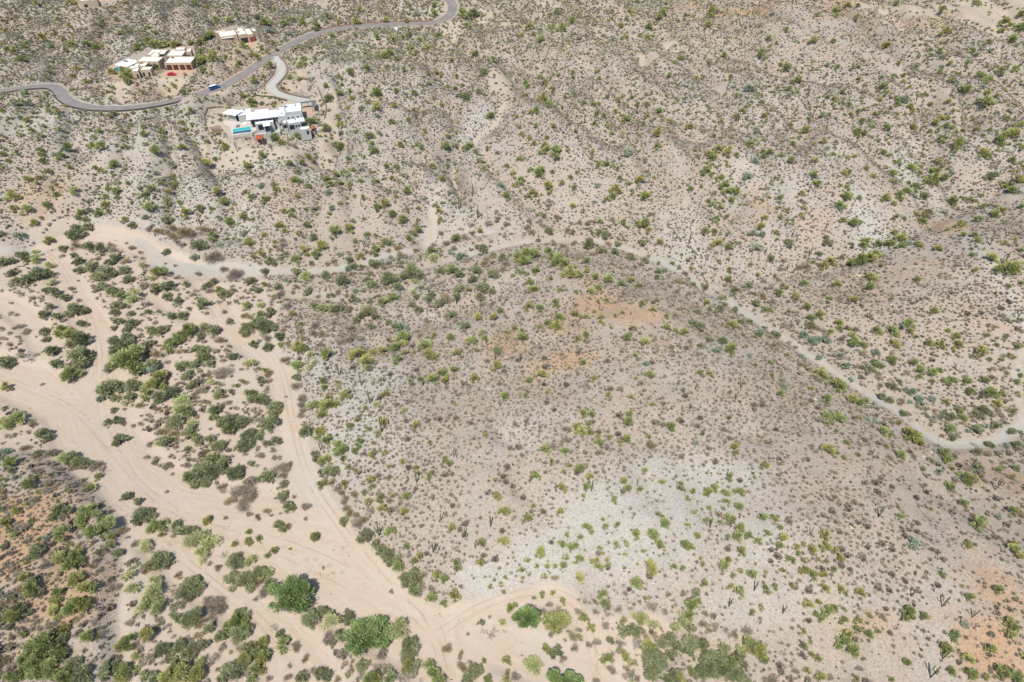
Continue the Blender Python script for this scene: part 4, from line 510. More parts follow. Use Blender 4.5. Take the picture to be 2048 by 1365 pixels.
p 640 35 65;720 45 50;1030 25 65;540 105 80;395 120 50;715 130 60;150 235 60;1400 85 75;1665 25 60;1910 185 100;2030 110 80;2025 215 90;1870 250 70;1770 330 70;1960 320 80;15 300 50;370 320 80;525 325 65;945 370 80;1430 255 80;1300 395 50;1370 410 60;1310 440 50;1630 400 70;1660 440 50;1470 510 65;1600 505 50;1870 565 80;1985 550 70;150 540 90;190 530 60;560 530 60;710 525 70;1045 505 50;1370 580 60;235 640 85;1095 600 60;1090 650 50;990 630 50;725 635 50;930 690 80;1300 645 35;1135 700 50;960 740 60;1255 750 65;585 740 70;1590 710 110;1770 620 70;1750 650 50;1690 600 80;1820 765 60;1740 820 130;1770 740 60;1450 810 60;1305 830 50;470 770 60;530 800 70;650 835 60;895 795 50;1035 800 70;1140 850 70;1160 890 60;1100 915 40;720 890 60;765 875 50;855 910 60;1035 910 40;325 950 60;750 965 70;945 1020 80;1165 1015 80;720 1050 80;780 1060 60;845 1015 45;720 1080 60;1340 980 80;1430 1010 70;1390 950 70;1440 940 60;1490 1020 60;1500 1060 50;1410 1095 60;1290 1050 60;1670 1035 60;1920 945 60;2030 1000 60;1920 1080 120;1980 1060 90;1950 1000 50;180 1000 60;300 1040 90;170 710 60;220 735 60;450 1110 40;1560 1040 50;1470 640 60;100 520 50;80 710 50;660 910 50;985 860 40;940 900 40;1640 950 50;1480 885 50
i 1185 525 100;435 920 70;165 760 60;1100 790 80;1400 450 60;860 275 50;1500 650 60;700 660 0;910 620 50;1400 530 50;480 515 60;820 960 60;1690 600 50;600 820 50;1560 700 60;1770 410 50;40 100 60;1930 880 60;1730 690 60
d 1560 460 40;770 740 80;1510 430 80;750 480 60;1210 400 0;1860 180 50;1550 230 40;1900 30 50;780 690 50;1130 590 50
s 475 970 80 3;970 800 80 2;1455 780 70 3;1665 1010 60 3;1215 1060 60 1;1270 950 70 0;1185 810 70 1;120 1020 60 1;1990 490 40 0;1215 610 50 0;1415 610 70 1;1690 715 40 0;365 920 50 1;775 330 40 0;1040 540 60 1;1590 740 80 1;1075 1000 50 0;2010 640 50 2;1925 700 30 0;760 990 50 1;1300 920 50 0;1785 690 50 0;650 790 30 0;1700 690 30 0;1780 640 50 0
T 420 180 8.192
p 1650 500 190;700 250 120;640 205 120;520 95 110;290 275 90;1960 130 150;1430 745 120;1060 775 130;1160 845 130;1920 610 130;240 940 130;130 720 90;170 850 80;1040 265 80;1850 355 60
m 165 495 80;1180 655 60;1250 640 60;555 465 60;850 215 80;180 430 70;250 430 60;590 800 70;640 790 50
d 270 760 60;200 700 60
T 200 40 8.533
p 440 880 200;440 960 170;190 880 150;960 810 160;1080 745 120;1700 690 210;1890 640 170;480 1050 130;650 470 160;900 420 180;1080 410 160;1270 400 170;1540 390 130;1670 400 130;1830 290 130;1890 200 120;1450 930 80
m 1130 840 80;680 980 70;790 1000 70;920 760 120
i 770 870 130;250 930 60"""
traced = []
for ln in TR.split('\n'):
    if ln[0] == 'T': _, tx, ty, ts = ln.split(); tx, ty, ts = float(tx), float(ty), float(ts); continue
    k_ = ln[0]
    for e in ln[2:].split(';'):
        q = [float(a) for a in e.split()]
        if len(q) < 3 or q[2] <= 0: continue
        traced.append((k_, tx + q[0] / ts, ty + q[1] / ts, q[2] / ts, int(q[3]) if len(q) > 3 else 0))
# ---------------------------------------------------------------- plants: materials
def leafmat(name, c1, c2, rough=.75, trans=.25):
    q = N(name); oi = q.n('ShaderNodeObjectInfo'); t = q.math('ADD', q.math('MULTIPLY', q.attr('tint'), .62), q.math('MULTIPLY', oi.outputs['Random'], .38))
    c = q.mix(q.ramp(t, .1, .9, smooth=False), c1, c2); q.base(c); q.b.inputs['Roughness'].default_value = rough
    if trans:
        tr = q.n('ShaderNodeBsdfTranslucent'); q.L(c, tr.inputs[0]); ms = q.n('ShaderNodeMixShader'); ms.inputs[0].default_value = trans
        q.L(q.b.outputs[0], ms.inputs[1]); q.L(tr.outputs[0], ms.inputs[2]); q.L(ms.outputs[0], q.o.inputs[0])
    return q.m
LK = 1.0
def lf(r, g, b): m = (r + g + b) / 3; r, g, b = [min(255, (q * .86 + m * .14) * 1.18) for q in (r, g, b)]; return lin(r, g, b)
LM = {('p', 0): leafmat('palo_verde_leaf', lf(108, 118, 66), lf(158, 164, 106)), ('p', 1): leafmat('palo_verde_yellow_leaf', lf(124, 126, 68), lf(172, 170, 108)),
      ('m', 0): leafmat('mesquite_leaf', lf(88, 96, 66), lf(146, 150, 108)), ('m', 1): leafmat('mesquite_olive_leaf', lf(98, 104, 70), lf(146, 148, 108)),
      ('i', 0): leafmat('ironwood_leaf', lf(98, 114, 96), lf(148, 160, 138)), ('i', 1): leafmat('ironwood_grey_leaf', lf(118, 124, 104), lf(156, 160, 138)),
      ('o', 0): leafmat('acacia_leaf', lf(132, 138, 88), lf(174, 178, 122)), ('o', 1): leafmat('acacia_pale_leaf', lf(142, 146, 100), lf(182, 184, 132)),
      ('d', 0): leafmat('dry_twig', lf(112, 104, 90), lf(150, 138, 120), trans=.1), ('d', 1): leafmat('brown_twig', lf(112, 98, 72), lf(150, 134, 100), trans=.1),
      ('c', 0): leafmat('creosote_leaf', lf(122, 126, 44), lf(164, 164, 76)), ('G', 0): leafmat('broad_tree_leaf', lf(90, 114, 64), lf(156, 172, 106))}
LM[('c', 1)] = LM[('c', 0)]
M_BARK = simple('bark', lin(96, 82, 66), .25, 3); M_PBARK = simple('green_bark', lin(110, 114, 72), .2, 3); M_DEAD = simple('dead_wood', lin(158, 150, 140), .2, 3)
M_BURS = leafmat('bursage_leaf', lf(84, 78, 72), lf(136, 126, 108), trans=.1)
M_BURY = leafmat('brittlebush', lf(140, 138, 100), lf(178, 170, 126), trans=.1)
M_SAG = simple('saguaro_skin', lin(98, 104, 72), .18, 2, .7)
M_ROCK = simple('pale_rock', al(205, 196, 182), .15, 1.2, .95, .6); M_ROCKD = simple('dark_rock', al(150, 142, 134), .2, 1.5, .95, .6)
# ---------------------------------------------------------------- plants: shapes
def leaves(rs, cen, rad, n, L, W, out=.55, up=.25, wt=None):
    """n thin leaf sprays scattered through clumps (cen, rad); returns quads"""
    cen = np.array(cen, float); rad = np.array(rad, float); p = rad ** 2 if wt is None else wt; k = rs.choice(len(cen), n, p=p / p.sum())
    d = rs.normal(size=(n, 3)); d /= np.linalg.norm(d, axis=1, keepdims=True); d[:, 2] = np.where(d[:, 2] < -.35, -d[:, 2], d[:, 2])
    rr = rad[k, None] * (rs.rand(n, 1) ** .45) * np.where(rs.rand(n, 1) < .16, 1.45, 1.0) * np.array([1, 1, .82]); pos = cen[k] + d * rr
    mid = np.array([0, 0, .2]); rad_dir = pos - mid; rad_dir /= np.linalg.norm(rad_dir, axis=1, keepdims=True) + 1e-6
    ax = d * .5 + rad_dir * out + rs.normal(size=(n, 3)) * .4 + np.array([0, 0, up]); ax /= np.linalg.norm(ax, axis=1, keepdims=True)
    s = np.cross(ax, rs.normal(size=(n, 3))); s /= np.linalg.norm(s, axis=1, keepdims=True) + 1e-6
    l = L * (.5 + rs.rand(n, 1)); w_ = W * (.6 + .8 * rs.rand(n, 1))
    a = pos - ax * l * .5; b = pos + ax * l * .5; V_ = np.stack([a - s * w_ * .35, a + s * w_ * .35, b + s * w_ * .5, b - s * w_ * .5], 1).reshape(-1, 3)
    V_[:, 2] = np.maximum(V_[:, 2], .01); F_ = np.arange(n * 4).reshape(n, 4); tint = np.clip(rs.rand(len(cen))[k] * .5 + rs.rand(n) ** 1.3 * .75 - .12, 0, 1).repeat(4)
    return V_, F_, tint
def crown_clumps(rs, kind):
    if kind in 'p': nc, r0, r1, hh = rs.randint(11, 19), .08, .2, .6
    elif kind == 'o': nc, r0, r1, hh = rs.randint(10, 16), .14, .22, .5
    elif kind == 'G': nc, r0, r1, hh = 20, .13, .2, .5
    elif kind == 'd': nc, r0, r1, hh = rs.randint(5, 9), .18, .27, .42
    elif kind == 'c': nc, r0, r1, hh = rs.randint(8, 12), .14, .2, .5
    else: nc, r0, r1, hh = rs.randint(14, 22), .08, .18, .46
    el = rs.uniform(.7, 1.0); seed_ = rs.rand() * 6; C_ = []; R_ = []
    for i in range(nc):
        a = rs.rand() * 6.283; r = .4 * math.sqrt(rs.rand()) * (.8 + .25 * math.sin(2 * a + seed_) + .12 * math.sin(5 * a + seed_ * 2)); q = min(1, r / .4)
        rr = rs.uniform(r0, r1); z = hh * (1 - .75 * q * q) * rs.uniform(.55, 1.0)
        C_.append((r * math.cos(a), r * math.sin(a) * el, max(z, rr * .6))); R_.append(rr)
    return C_, R_
LODP = {2: (2100, .07, .023), 1: (620, .125, .04), 0: (180, .19, .062)}
def make_crown(kind, col, lod, seed):
    rs = np.random.RandomState(seed); C_, R_ = crown_clumps(rs, kind); n_, L, W = LODP[lod]
    if kind == 'd': n_, L, W = int(n_ * .8), L * 1.0, W * .62
    if kind == 'o': n_, W = int(n_ * .75), W * .8
    V_, F_, t_ = leaves(rs, C_, R_, n_, L, W, out=.8 if kind in 'pod' else .45, up=.35 if kind == 'p' else .15)
    crown = mesh_arrays('crown', V_, F_, False, {'tint': t_}, [LM[(kind, col)]])
    mb = MB(); ra = random.Random(seed)
    for i, c in enumerate(C_[:9 if lod == 2 else 6 if lod == 1 else 3]):
        m = (c[0] * .35 + ra.uniform(-.03, .03), c[1] * .35 + ra.uniform(-.03, .03), c[2] * .5)
        mb.tube([(ra.uniform(-.02, .02), ra.uniform(-.02, .02), -.06), m, (c[0], c[1], c[2])], [.016, .011, .004], 5)
    return crown, mb.mesh('trunk', [M_PBARK if kind == 'p' else M_BARK])
CACHE = {}
NVAR = 4
def crown_for(kind, col, lod, var):
    key = (kind, col, lod, var)
    if key not in CACHE: CACHE[key] = make_crown(kind, col, lod, (hash((ord(kind), col, lod, var)) & 0xffffff))
    return CACHE[key]
rng = random.Random(5); rsg = np.random.RandomState(9)
# where every traced plant stands
tk = [t[0] for t in traced]; tu = np.array([t[1] for t in traced]); tv = np.array([t[2] for t in traced]); tw = np.array([t[3] for t in traced]); ta = [t[4] for t in traced]
gx_, gy_, gz_ = march(tu, tv); _, _, gzc = project(gx_, gy_, gz_); D = tw * gzc / FPX
LIFT = {'p': .34, 'm': .26, 'i': .3, 'd': .2, 'o': .28, 'c': .25, 'x': .15, 'G': .28, 's': 0}
lift = np.array([LIFT[k] for k in tk]) * D
px_, py_, pz_ = march(tu, tv, lift)
SIZE = {'p': 1.14, 'm': 1.18, 'i': 1.08, 'd': 1.05, 'o': 1.15, 'c': 1.0, 'x': 1, 'G': 1.05, 's': 1}
ZONES = """60 15 in the far top left corner of the scrubland;190 20 round the tan house at the top edge;320 45 on the brown flat behind the white-roofed compound;450 25 behind the small tan house;620 30 on the flat above the road bend;770 25 above the red-edged road stretch;930 30 by the tight road curve at the top;60 95 in the green draw at the left edge;170 110 left of the white-roofed compound;250 85 behind the white-roofed compound;330 150 in the compound garden;400 120 beside the garage court;480 110 in front of the small tan house;560 60 between small tan house and road;60 150 above the road at the left;200 190 inside the road's S bend;330 185 on the white slope above the road;470 200 beside the blue van's road verge;580 160 beside the curved concrete drive;640 120 right of the drive entrance;560 215 round the grey modern house;430 260 left of the turquoise pool;560 285 below the grey modern house;655 250 right of the grey modern house;40 230 below the road at the left edge;150 240 below the road's S bend;280 250 on the white slope below the road;350 300 on the white slope left of the pool;760 80 beside the pale pad with the white tank;760 150 on the slope right of the drive;720 220 on the hillside right of the gravel path;820 280 on the mid hillside right of the modern house;870 120 on the slope below the road curve;960 190 beside the pale spur path;1100 30 at the head of the far flat;1300 25 on the far flat with orange soil;1200 70 beside the faint dirt trail;1330 90 by the bare dirt turnaround;1080 120 on the rounded upper hill;1130 190 on the grey upper hillside;1280 170 on the upper hill below the turnaround;1450 60 on the far flat beyond the turnaround;1450 170 on the upper right slope;1650 40 on the far flat below the dirt road;1850 50 beside the pale dirt road at top right;2000 60 in the top right corner;1620 130 on the smooth upper right shoulder;1800 130 on the shoulder near the dirt road;1980 150 on the right edge of the shoulder;1600 200 on the green-dotted upper slope;1780 210 in the upper right saguaro stand;1960 220 at the right edge of the upper slope;60 330 on the left hillside above the bluff;110 400 on the orange patch above the bluff;60 450 on the bluff at the left;200 330 on the white hillside at the left;220 400 above the rocky bluff;330 380 on the hillside above the sandy bend;380 430 at the foot of the left hillside;450 330 on the hillside below the pool;480 430 above the grey gravel bend;600 330 beside the pale ridge streak;590 400 on the orange spur streak;560 480 at the foot of the orange spur;700 330 on the white slope in the middle distance;700 430 in the hollow above the gravel wash;800 380 left of the pale gully;820 460 beside the mouth of the pale gully;900 300 along the pale gully;960 420 right of the pale gully;1060 280 on the grey central hillside;1080 370 on the hillside above the gravel wash;1080 440 in the brush above the gravel wash;1200 330 on the hillside above the wash curve;1230 430 on the slope above the wash curve;1350 330 on the bare slope of the central hill;1370 450 on the white slope above the right wash;1480 330 in the green draw of the upper hills;1480 450 on the spur above the right wash;1450 250 on the brow of the central hill;1600 320 on the slope of pale soil patches;1600 430 by the faint orange knoll;1740 420 beside the bright white soil patch;1700 520 along the green side draw;1830 330 on the slope at the upper right;1880 440 beside the vivid orange soil patch;1980 330 at the right edge above the orange patch;1990 450 on the slope right of the orange patch;1950 530 on the right hillside by tall saguaros;1800 560 on the smooth orange hillside;1980 610 on the dense dotted right hillside;1600 600 above the long straight gravel wash;1500 540 where the side draw meets the gravel wash"""
ZONES += """;20 540 at the left end of the sandy flats;60 570 on the left sand flat beside the track;150 510 on the island below the sandy bend;230 560 on the long scrub island;330 500 on the sand beside the gravel bend;330 600 on the sand right of the scrub island;440 590 in the brush left of the sandy channel;60 650 on the far left sand;140 700 on the small island between two channels;40 720 by the dead grey tree at left;250 650 at the head of the big wash island;250 720 on the upper left of the big wash island;220 790 at the left tip of the big wash island;310 800 on the big wash island near its middle;370 680 on the big wash island beside the sandy track;390 760 on the right half of the big wash island;480 780 on the channel edge of the big wash island;340 870 on the lower part of the big wash island;430 870 on the sand amid the big wash island;430 950 at the lower end of the big wash island;500 960 at the island tip by the channel;540 870 on the channel bank at the island's right;30 850 on the left bank of the main wash;90 870 on the left shelf of the main wash;40 920 on the lower left bank;130 930 at the corner of the lower left hill;50 980 on the striped lower left hill;190 980 at the toe of the lower left hill;560 610 in the brush right of the sandy channel;640 560 along the gravel wash in mid picture;680 620 on the sandy hollow of the valley floor;760 540 on the valley floor brush;780 600 in the valley brush belt;880 520 between the two gravel wash arms;900 590 at the foot of the central knoll;970 560 on the knoll's shaded brush edge;560 680 at the top of the channel bank;640 700 on the bank top right of the channel;740 700 on the strip of green trees by the slope;840 680 on the upper flank of the central knoll;900 740 beside the long green thicket;960 660 on the rise with orange soil;600 780 along the right bank of the channel;660 780 on the steep white bank;730 800 by the tall saguaros on the white bank;680 880 on the bank slope mid way down;800 870 on the slope with thin saguaros;640 940 on the bank above the lower channel;740 960 on the dotted lower slope;860 960 on the smooth dotted slope;950 880 on the pale slope centre;1060 560 on the green crest of the knoll;1120 530 on the bright green crest thicket;1050 600 on the left shoulder of the knoll;1160 590 on the orange top of the knoll;1280 560 in the strip between knoll and gravel wash;1240 640 on the orange crest;1380 600 on the dark brush beside the gravel wash;1350 660 on the right shoulder of the knoll;1450 650 on the bank of the gravel wash;1060 670 on the orange saddle;1140 680 above the orange saddle;1070 750 below the orange saddle;1280 700 on the crest slope right of the saddle;1200 800 on the open slope below the crest;1380 760 on the long right flank;1480 760 on the saguaro dotted flank;1170 850 by the cluster of green trees mid slope;1080 920 on the white slope by the pair of trees;1250 870 on the slope right of the tree cluster;1400 860 on the broad right flank;1300 970 at the top of the white hillside;1420 980 on the upper white hillside"""
ZONES += """;1560 760 on the flank just below the gravel wash;1640 740 beside the gravel wash boulders;1690 650 on the right bank of the gravel wash;1760 660 above the right bank of the wash;1840 640 on the hillside above the wash thicket;1950 690 on the dotted slope at the right edge;1770 740 in the thicket right of the wash;1880 760 in the thicket by the wash junction;1980 790 by the wash at the right edge;1640 840 on the slope left of the wash bend;1780 830 at the yellow-green tree row;1820 880 by the wash bend;1900 860 on the far bank of the wash bend;2000 870 beside the wash at the far right;1700 930 on the slope below the wash bend;1640 960 on the lower flank at right;1900 930 by the big candelabra saguaro;2000 960 on the orange ground at the right edge;1880 1000 below the candelabra saguaro;1780 1000 on the open right hillside;60 1050 on the orange lower left hill;130 1030 on the tree line of the lower left hill;200 1050 by the side channel in the lower left;60 1130 on the orange slope at the lower left;150 1150 in the big grove at the lower left;100 1200 amid the lower left grove;30 1260 at the lower left edge;220 1170 between the lower left grove and the rill;280 1100 on the sand by the side channel;300 1190 on the right side of the rill;370 1090 on the sand bar by the main wash;400 1050 in the middle of the main wash;380 1190 in the lower left thicket belt;470 1150 beside the curved side channel;90 1300 in the bottom left corner thicket;200 1330 at the bottom edge left;270 1300 by the rill near the bottom;350 1270 in the brush near the bottom left;350 1340 at the bottom edge beneath the rill;420 1230 in the bottom thicket left of the curved channel;440 1320 in the grove at the bottom;510 1280 on the right side of the bottom grove;560 1020 on the sand spit at the channel mouth;500 1080 on the open bed of the main wash;610 1080 on the sand of the channel mouth;540 1160 beside the broad green tree;640 1230 between the two broad green trees;700 1280 left of the lower broad green tree;780 1240 right of the lower broad green tree;820 1290 below the wash junction;740 1340 at the bottom edge below the broad tree;600 1330 at the bottom edge on the sand;850 1340 at the bottom edge right of the wash;700 1040 on the bank corner above the wash;750 1080 on the right bank of the main wash;800 1130 lower on the right bank of the main wash;870 1180 at the point where the washes meet;790 1020 on the slope above the bank corner;870 1060 on the slope with the dead-straight saguaros;940 1120 on the slope left of the white hillside;980 1040 on the dotted slope left of white soil;940 1280 on the sand right of the wash junction;960 1340 at the bottom edge right of the junction;1080 1060 on the left part of the white hillside;1120 1120 on the lower left of the white hillside;1060 1180 at the foot of the white hillside;1150 1170 above the sandy bend;1200 1070 in the middle of the white hillside;1290 1110 on the open white hillside;1350 1050 on the right of the white hillside;1440 1040 in the green rows of the white hillside;1420 1130 on the lower right of the white hillside;1230 1210 at the edge of scrub above the bottom wash;1060 1240 on the sand island by the small side wash;1130 1290 on the sand beneath the small side wash;1180 1230 beside the small side wash;1080 1340 at the bottom edge on the sand island;1230 1290 by the bleached fallen tree;1330 1230 in the brush above the bottom grove;1370 1190 on the slope above the bottom grove;1340 1300 in the bottom centre-right grove;1450 1290 at the right side of the bottom grove;1440 1340 at the bottom edge beneath the grove;1480 1210 on the dotted slope right of the grove;1560 1060 on the right edge of the white soil;1580 1130 on the green clumps right of the white soil;1660 1080 on the right hillside of fine shrubs;1650 1200 on the lower right dotted slope;1720 1180 beside the lone round tree at right;1600 1270 on the lower right slope by the tree pair;1700 1280 on the small orange patch at lower right;1640 1340 at the bottom edge right of the grove;1820 1230 on the slope of the lower right saguaros;1780 1110 on the mid right hillside;1900 1120 on the hillside toward the right edge;2000 1080 at the right edge by the wide tree;1900 1290 on the lower right hillside;2000 1200 on the orange slope at the right edge;2000 1320 in the bottom right corner;1800 1340 at the bottom edge by the tall saguaro;1920 1190 by the two dark saguaros at lower right"""
zz_ = [e.strip().split(' ', 2) for e in ZONES.split(';') if e.strip()]; ZP = np.array([[float(a), float(b)] for a, b, c in zz_]); ZN = [c for a, b, c in zz_]
ORD = 'first second third fourth fifth sixth seventh eighth ninth tenth eleventh twelfth thirteenth fourteenth fifteenth sixteenth seventeenth eighteenth nineteenth twentieth'.split()
LAB = []                                     # (object, look, u, v, width px)
def finish_labels():
    groups = {}
    for o, look, u, v, w in LAB:
        zi = int(np.argmin((ZP[:, 0] - u) ** 2 + ((ZP[:, 1] - v) * 1.2) ** 2)); groups.setdefault((look, zi), []).append((u, v, o))
    for (look, zi), L_ in groups.items():
        L_.sort(key=lambda e: (e[0], e[1]))
        for i, (u, v, o) in enumerate(L_):
            if len(L_) == 1: s = look + ' ' + ZN[zi]
            elif len(L_) == 2: s = look + ' ' + ZN[zi] + (', left one' if i == 0 else ', right one')
            else: s = look + ' ' + ZN[zi] + ', ' + (ORD[i] if i < 20 else 'last') + ' from left'
            o['label'] = s
NAMES = {'p': ('palo_verde_tree', 'palo verde', 'tree', 'palo verde trees on the slopes and wash banks'), 'm': ('mesquite_tree', 'mesquite', 'tree', 'mesquite trees in and beside the washes'),
         'i': ('ironwood_tree', 'ironwood', 'tree', 'grey-green ironwood trees'), 'd': ('desert_shrub', 'shrub', 'shrub', 'dry shrubs along the washes'),
         'o': ('acacia_tree', 'acacia', 'tree', 'pale airy acacia trees'), 'c': ('creosote_bush', 'creosote', 'bush', 'creosote bushes in the wash bed')}
CW = {'p': ('bright green', 'yellow-green'), 'm': ('dark green', 'olive green'), 'i': ('blue-green', 'grey-green'), 'd': ('grey twiggy', 'brown twiggy'), 'o': ('pale green', 'pale yellowish'), 'c': ('vivid green', 'vivid green')}
def sizeword(w): return 'large' if w > 38 else 'medium' if w > 24 else 'small' if w > 15 else 'tiny'
def copy_thing(proto_meshes, name, loc, rot, scl, cat, group):
    r = bpy.data.objects.new(name, None); C.objects.link(r); r.empty_display_size = .5; r.location = loc; r.rotation_euler = (0, 0, rot); r.scale = scl; r['category'] = cat; r['group'] = group
    for nm, me in proto_meshes:
        c = bpy.data.objects.new(nm, me); C.objects.link(c); c.parent = r
    return r
def merged(name, items, label, cat, group):
    """items: list of (mesh V, F, tint, x, y, z, rot, sx, sz) -> ONE stuff mesh"""
    Vs, Fs, Ts, Ms, b = [], [], [], [], 0
    mats = []
    for V_, F_, t_, mat, x, y, z, r, sx, sz in items:
        if mat not in mats: mats.append(mat)
        c, s = math.cos(r) * sx, math.sin(r) * sx
        W_ = np.stack([V_[:, 0] * c - V_[:, 1] * s + x, V_[:, 0] * s + V_[:, 1] * c + y, V_[:, 2] * sz + z], 1)
        Vs.append(W_); Fs.append(F_ + b); b += len(V_); Ts.append(t_); Ms.append(np.full(len(F_), mats.index(mat)))
    o = link(name, mesh_arrays(name, np.concatenate(Vs), np.concatenate(Fs), False, {'tint': np.concatenate(Ts)}, mats, np.concatenate(Ms)))
    return tag(o, label, cat, group, 'stuff')
def mesh_data(me):
    V_ = np.empty(len(me.vertices) * 3, np.float32); me.vertices.foreach_get('co', V_); F_ = np.empty(len(me.loops), np.int32); me.loops.foreach_get('vertex_index', F_)
    t_ = np.empty(len(me.vertices), np.float32); me.attributes['tint'].data.foreach_get('value', t_); return V_.reshape(-1, 3), F_.reshape(-1, 4), t_
taken_x, taken_y, taken_r = [], [], []
for k in 'pmidoc':
    ids = sorted([i for i in range(len(tk)) if tk[i] == k], key=lambda i: -tw[i])
    ids = [i for i in ids]; nm, word, cat, grp = NAMES[k]; rest = []
    for rank, i in enumerate(ids):
        inview = -5 < tu[i] < 2053 and -5 < tv[i] < 1375
        col = rng.random() < .4; col = int(col); var = rng.randrange(NVAR); d = D[i] * SIZE[k] * rng.uniform(.93, 1.07) * (.78 if 1230 < tu[i] < 1490 and 500 < tv[i] < 625 else 1); lod = 2 if tw[i] > 34 else 1 if tw[i] > 15 else 0
        taken_x.append(px_[i]); taken_y.append(py_[i]); taken_r.append(d * .42); rot = rng.uniform(0, 6.28); sz = d * rng.uniform(.8, 1.05)
        if rank < 300:
            cr, trk = crown_for(k, col, lod, var)
            if k == 'd' or (tw[i] < 16 and k != 'm'):
                o = link(nm, cr, None, (px_[i], py_[i], pz_[i] - .05)); o.rotation_euler = (0, 0, rot); o.scale = (d, d, sz); o['category'] = cat; o['group'] = grp
            else: o = copy_thing([('crown', cr), ('trunk', trk)], nm, (px_[i], py_[i], pz_[i] - .05), rot, (d, d, sz), cat, grp)
            LAB.append((o, sizeword(tw[i]) + ' ' + CW[k][col] + ' ' + word, tu[i], tv[i], tw[i]))
        else:
            V_, F_, t_ = mesh_data(crown_for(k, col, min(lod, 1) if tw[i] > 18 else 0, var)[0]); rest.append((V_, F_, t_, LM[(k, col)], px_[i], py_[i], pz_[i] - .05, rot, d, sz))
    if rest: merged(nm + '_scrub', rest, {'p': 'many small distant palo verdes dotting the far slopes', 'm': 'many small mesquites filling in the wash brush', 'd': 'many small dry shrubs filling in the wash brush'}.get(k, 'small distant scrub'), 'trees' if k != 'd' else 'shrubs', grp)
# broad green trees: one crown over several lumps
Gi = [i for i in range(len(tk)) if tk[i] == 'G']; gsets = [Gi[:6], Gi[6:15], Gi[15:18], Gi[18:21]]
GL = ['broad bright green tree overhanging the sandy channel, left of the wash junction', 'broad dark green spreading tree below the wash, between two side channels', 'round bright green tree on the sand below the small side wash', 'bluish green tree cut off by the bottom edge right of centre']
for gi, gs in enumerate(gsets):
    if not gs: continue
    rs = np.random.RandomState(77 + gi); cxm, cym = np.mean(px_[gs]), np.mean(py_[gs]); czm = float(samp(H, 1, cxm, cym)); C_, R_ = [], []
    for i in gs:
        for q in range(7):
            a = rs.rand() * 6.28; r = D[i] * .34 * math.sqrt(rs.rand()); rr = D[i] * rs.uniform(.13, .2)
            dcen = math.hypot(px_[i] - cxm, py_[i] - cym)
            C_.append((px_[i] - cxm + r * math.cos(a), py_[i] - cym + r * math.sin(a), max(rr, D[i] * .45 * rs.uniform(.5, 1.05) + 1.2 - .15 * dcen))); R_.append(rr)
    V_, F_, t_ = leaves(rs, C_, R_, 8500, .6, .19, 1.1, .1)
    root = tag(link('broad_green_tree', None, None, (cxm, cym, czm - .1)), GL[gi], 'tree', 'broad green trees by the wash')
    link('crown', mesh_arrays('crown', V_, F_, False, {'tint': t_}, [LM[('G', 0)]]), root)
    mb = MB()
    for c in C_[::3]: mb.tube([(0, 0, -.3), (c[0] * .4, c[1] * .4, c[2] * .5), c], [.22, .14, .04], 6)
    mb.obj('trunk', M_BARK, root); taken_x.append(cxm); taken_y.append(cym); taken_r.append(4)
# bleached dead trees
xn = 0
XL = {}
for i in [i for i in range(len(tk)) if tk[i] == 'x']:
    ra = random.Random(i); mb = MB(); d = D[i]
    for b in range(11):
        a = ra.uniform(0, 6.28); r = d * .5 * ra.uniform(.5, 1); tip = Vector((math.cos(a) * r, math.sin(a) * r, d * ra.uniform(.06, .3))); m = tip * .5 + Vector((ra.uniform(-.1, .1) * d, ra.uniform(-.1, .1) * d, d * ra.uniform(.02, .12)))
        mb.tube([(0, 0, -.1), m, tip], [.035 * d * .6, .022 * d * .6, .006 * d], 5)
        for s in range(4):
            q = m.lerp(tip, ra.uniform(0, .8)); e = q + Vector((ra.uniform(-1, 1), ra.uniform(-1, 1), ra.uniform(-.1, .6))) * d * .16; mb.tube([q, e], [.012 * d * .6, .004 * d], 4)
    o = mb.obj('dead_tree', M_DEAD); o.location = (px_[i], py_[i], pz_[i]); tag(o, None, 'dead tree', None, None); o['group'] = 'bleached dead trees on the sand'; LAB.append((o, sizeword(tw[i]) + ' bleached leafless dead tree', tu[i], tv[i], tw[i]))
# saguaros
def saguaro_mesh(arms, seed):
    ra = random.Random(seed); mb = MB(); R0 = .027
    mb.tube([(0, 0, -.03), (.004, 0, .25), (.006, .003, .6), (.004, .004, .93), (.004, .004, .985), (.004, .004, 1.0)], [R0 * .8, R0, R0 * 1.08, R0 * .9, R0 * .55, R0 * .15], 12)
    for a in range(arms):
        an = ra.uniform(0, 6.28) if a == 0 else an + ra.uniform(1.6, 2.9); z0 = ra.uniform(.32, .58); r = ra.uniform(.09, .14); top = min(.97, z0 + ra.uniform(.22, .42)); c, s = math.cos(an), math.sin(an)
        mb.tube([(0, 0, z0), (r * .6 * c, r * .6 * s, z0 + .005), (r * .95 * c, r * .95 * s, z0 + .04), (r * 1.02 * c, r * 1.02 * s, z0 + .1), (r * 1.03 * c, r * 1.03 * s, top - .03), (r * 1.03 * c, r * 1.03 * s, top)], [R0 * .6, R0 * .68, R0 * .74, R0 * .76, R0 * .62, R0 * .15], 10)
    return mb.mesh('saguaro', [M_SAG], True)
SM = {(a, v): saguaro_mesh(a + (1 if a == 3 else 0), a * 10 + v) for a in range(4) for v in range(4)}
AW = ['armless', 'one-armed', 'two-armed', 'many-armed']
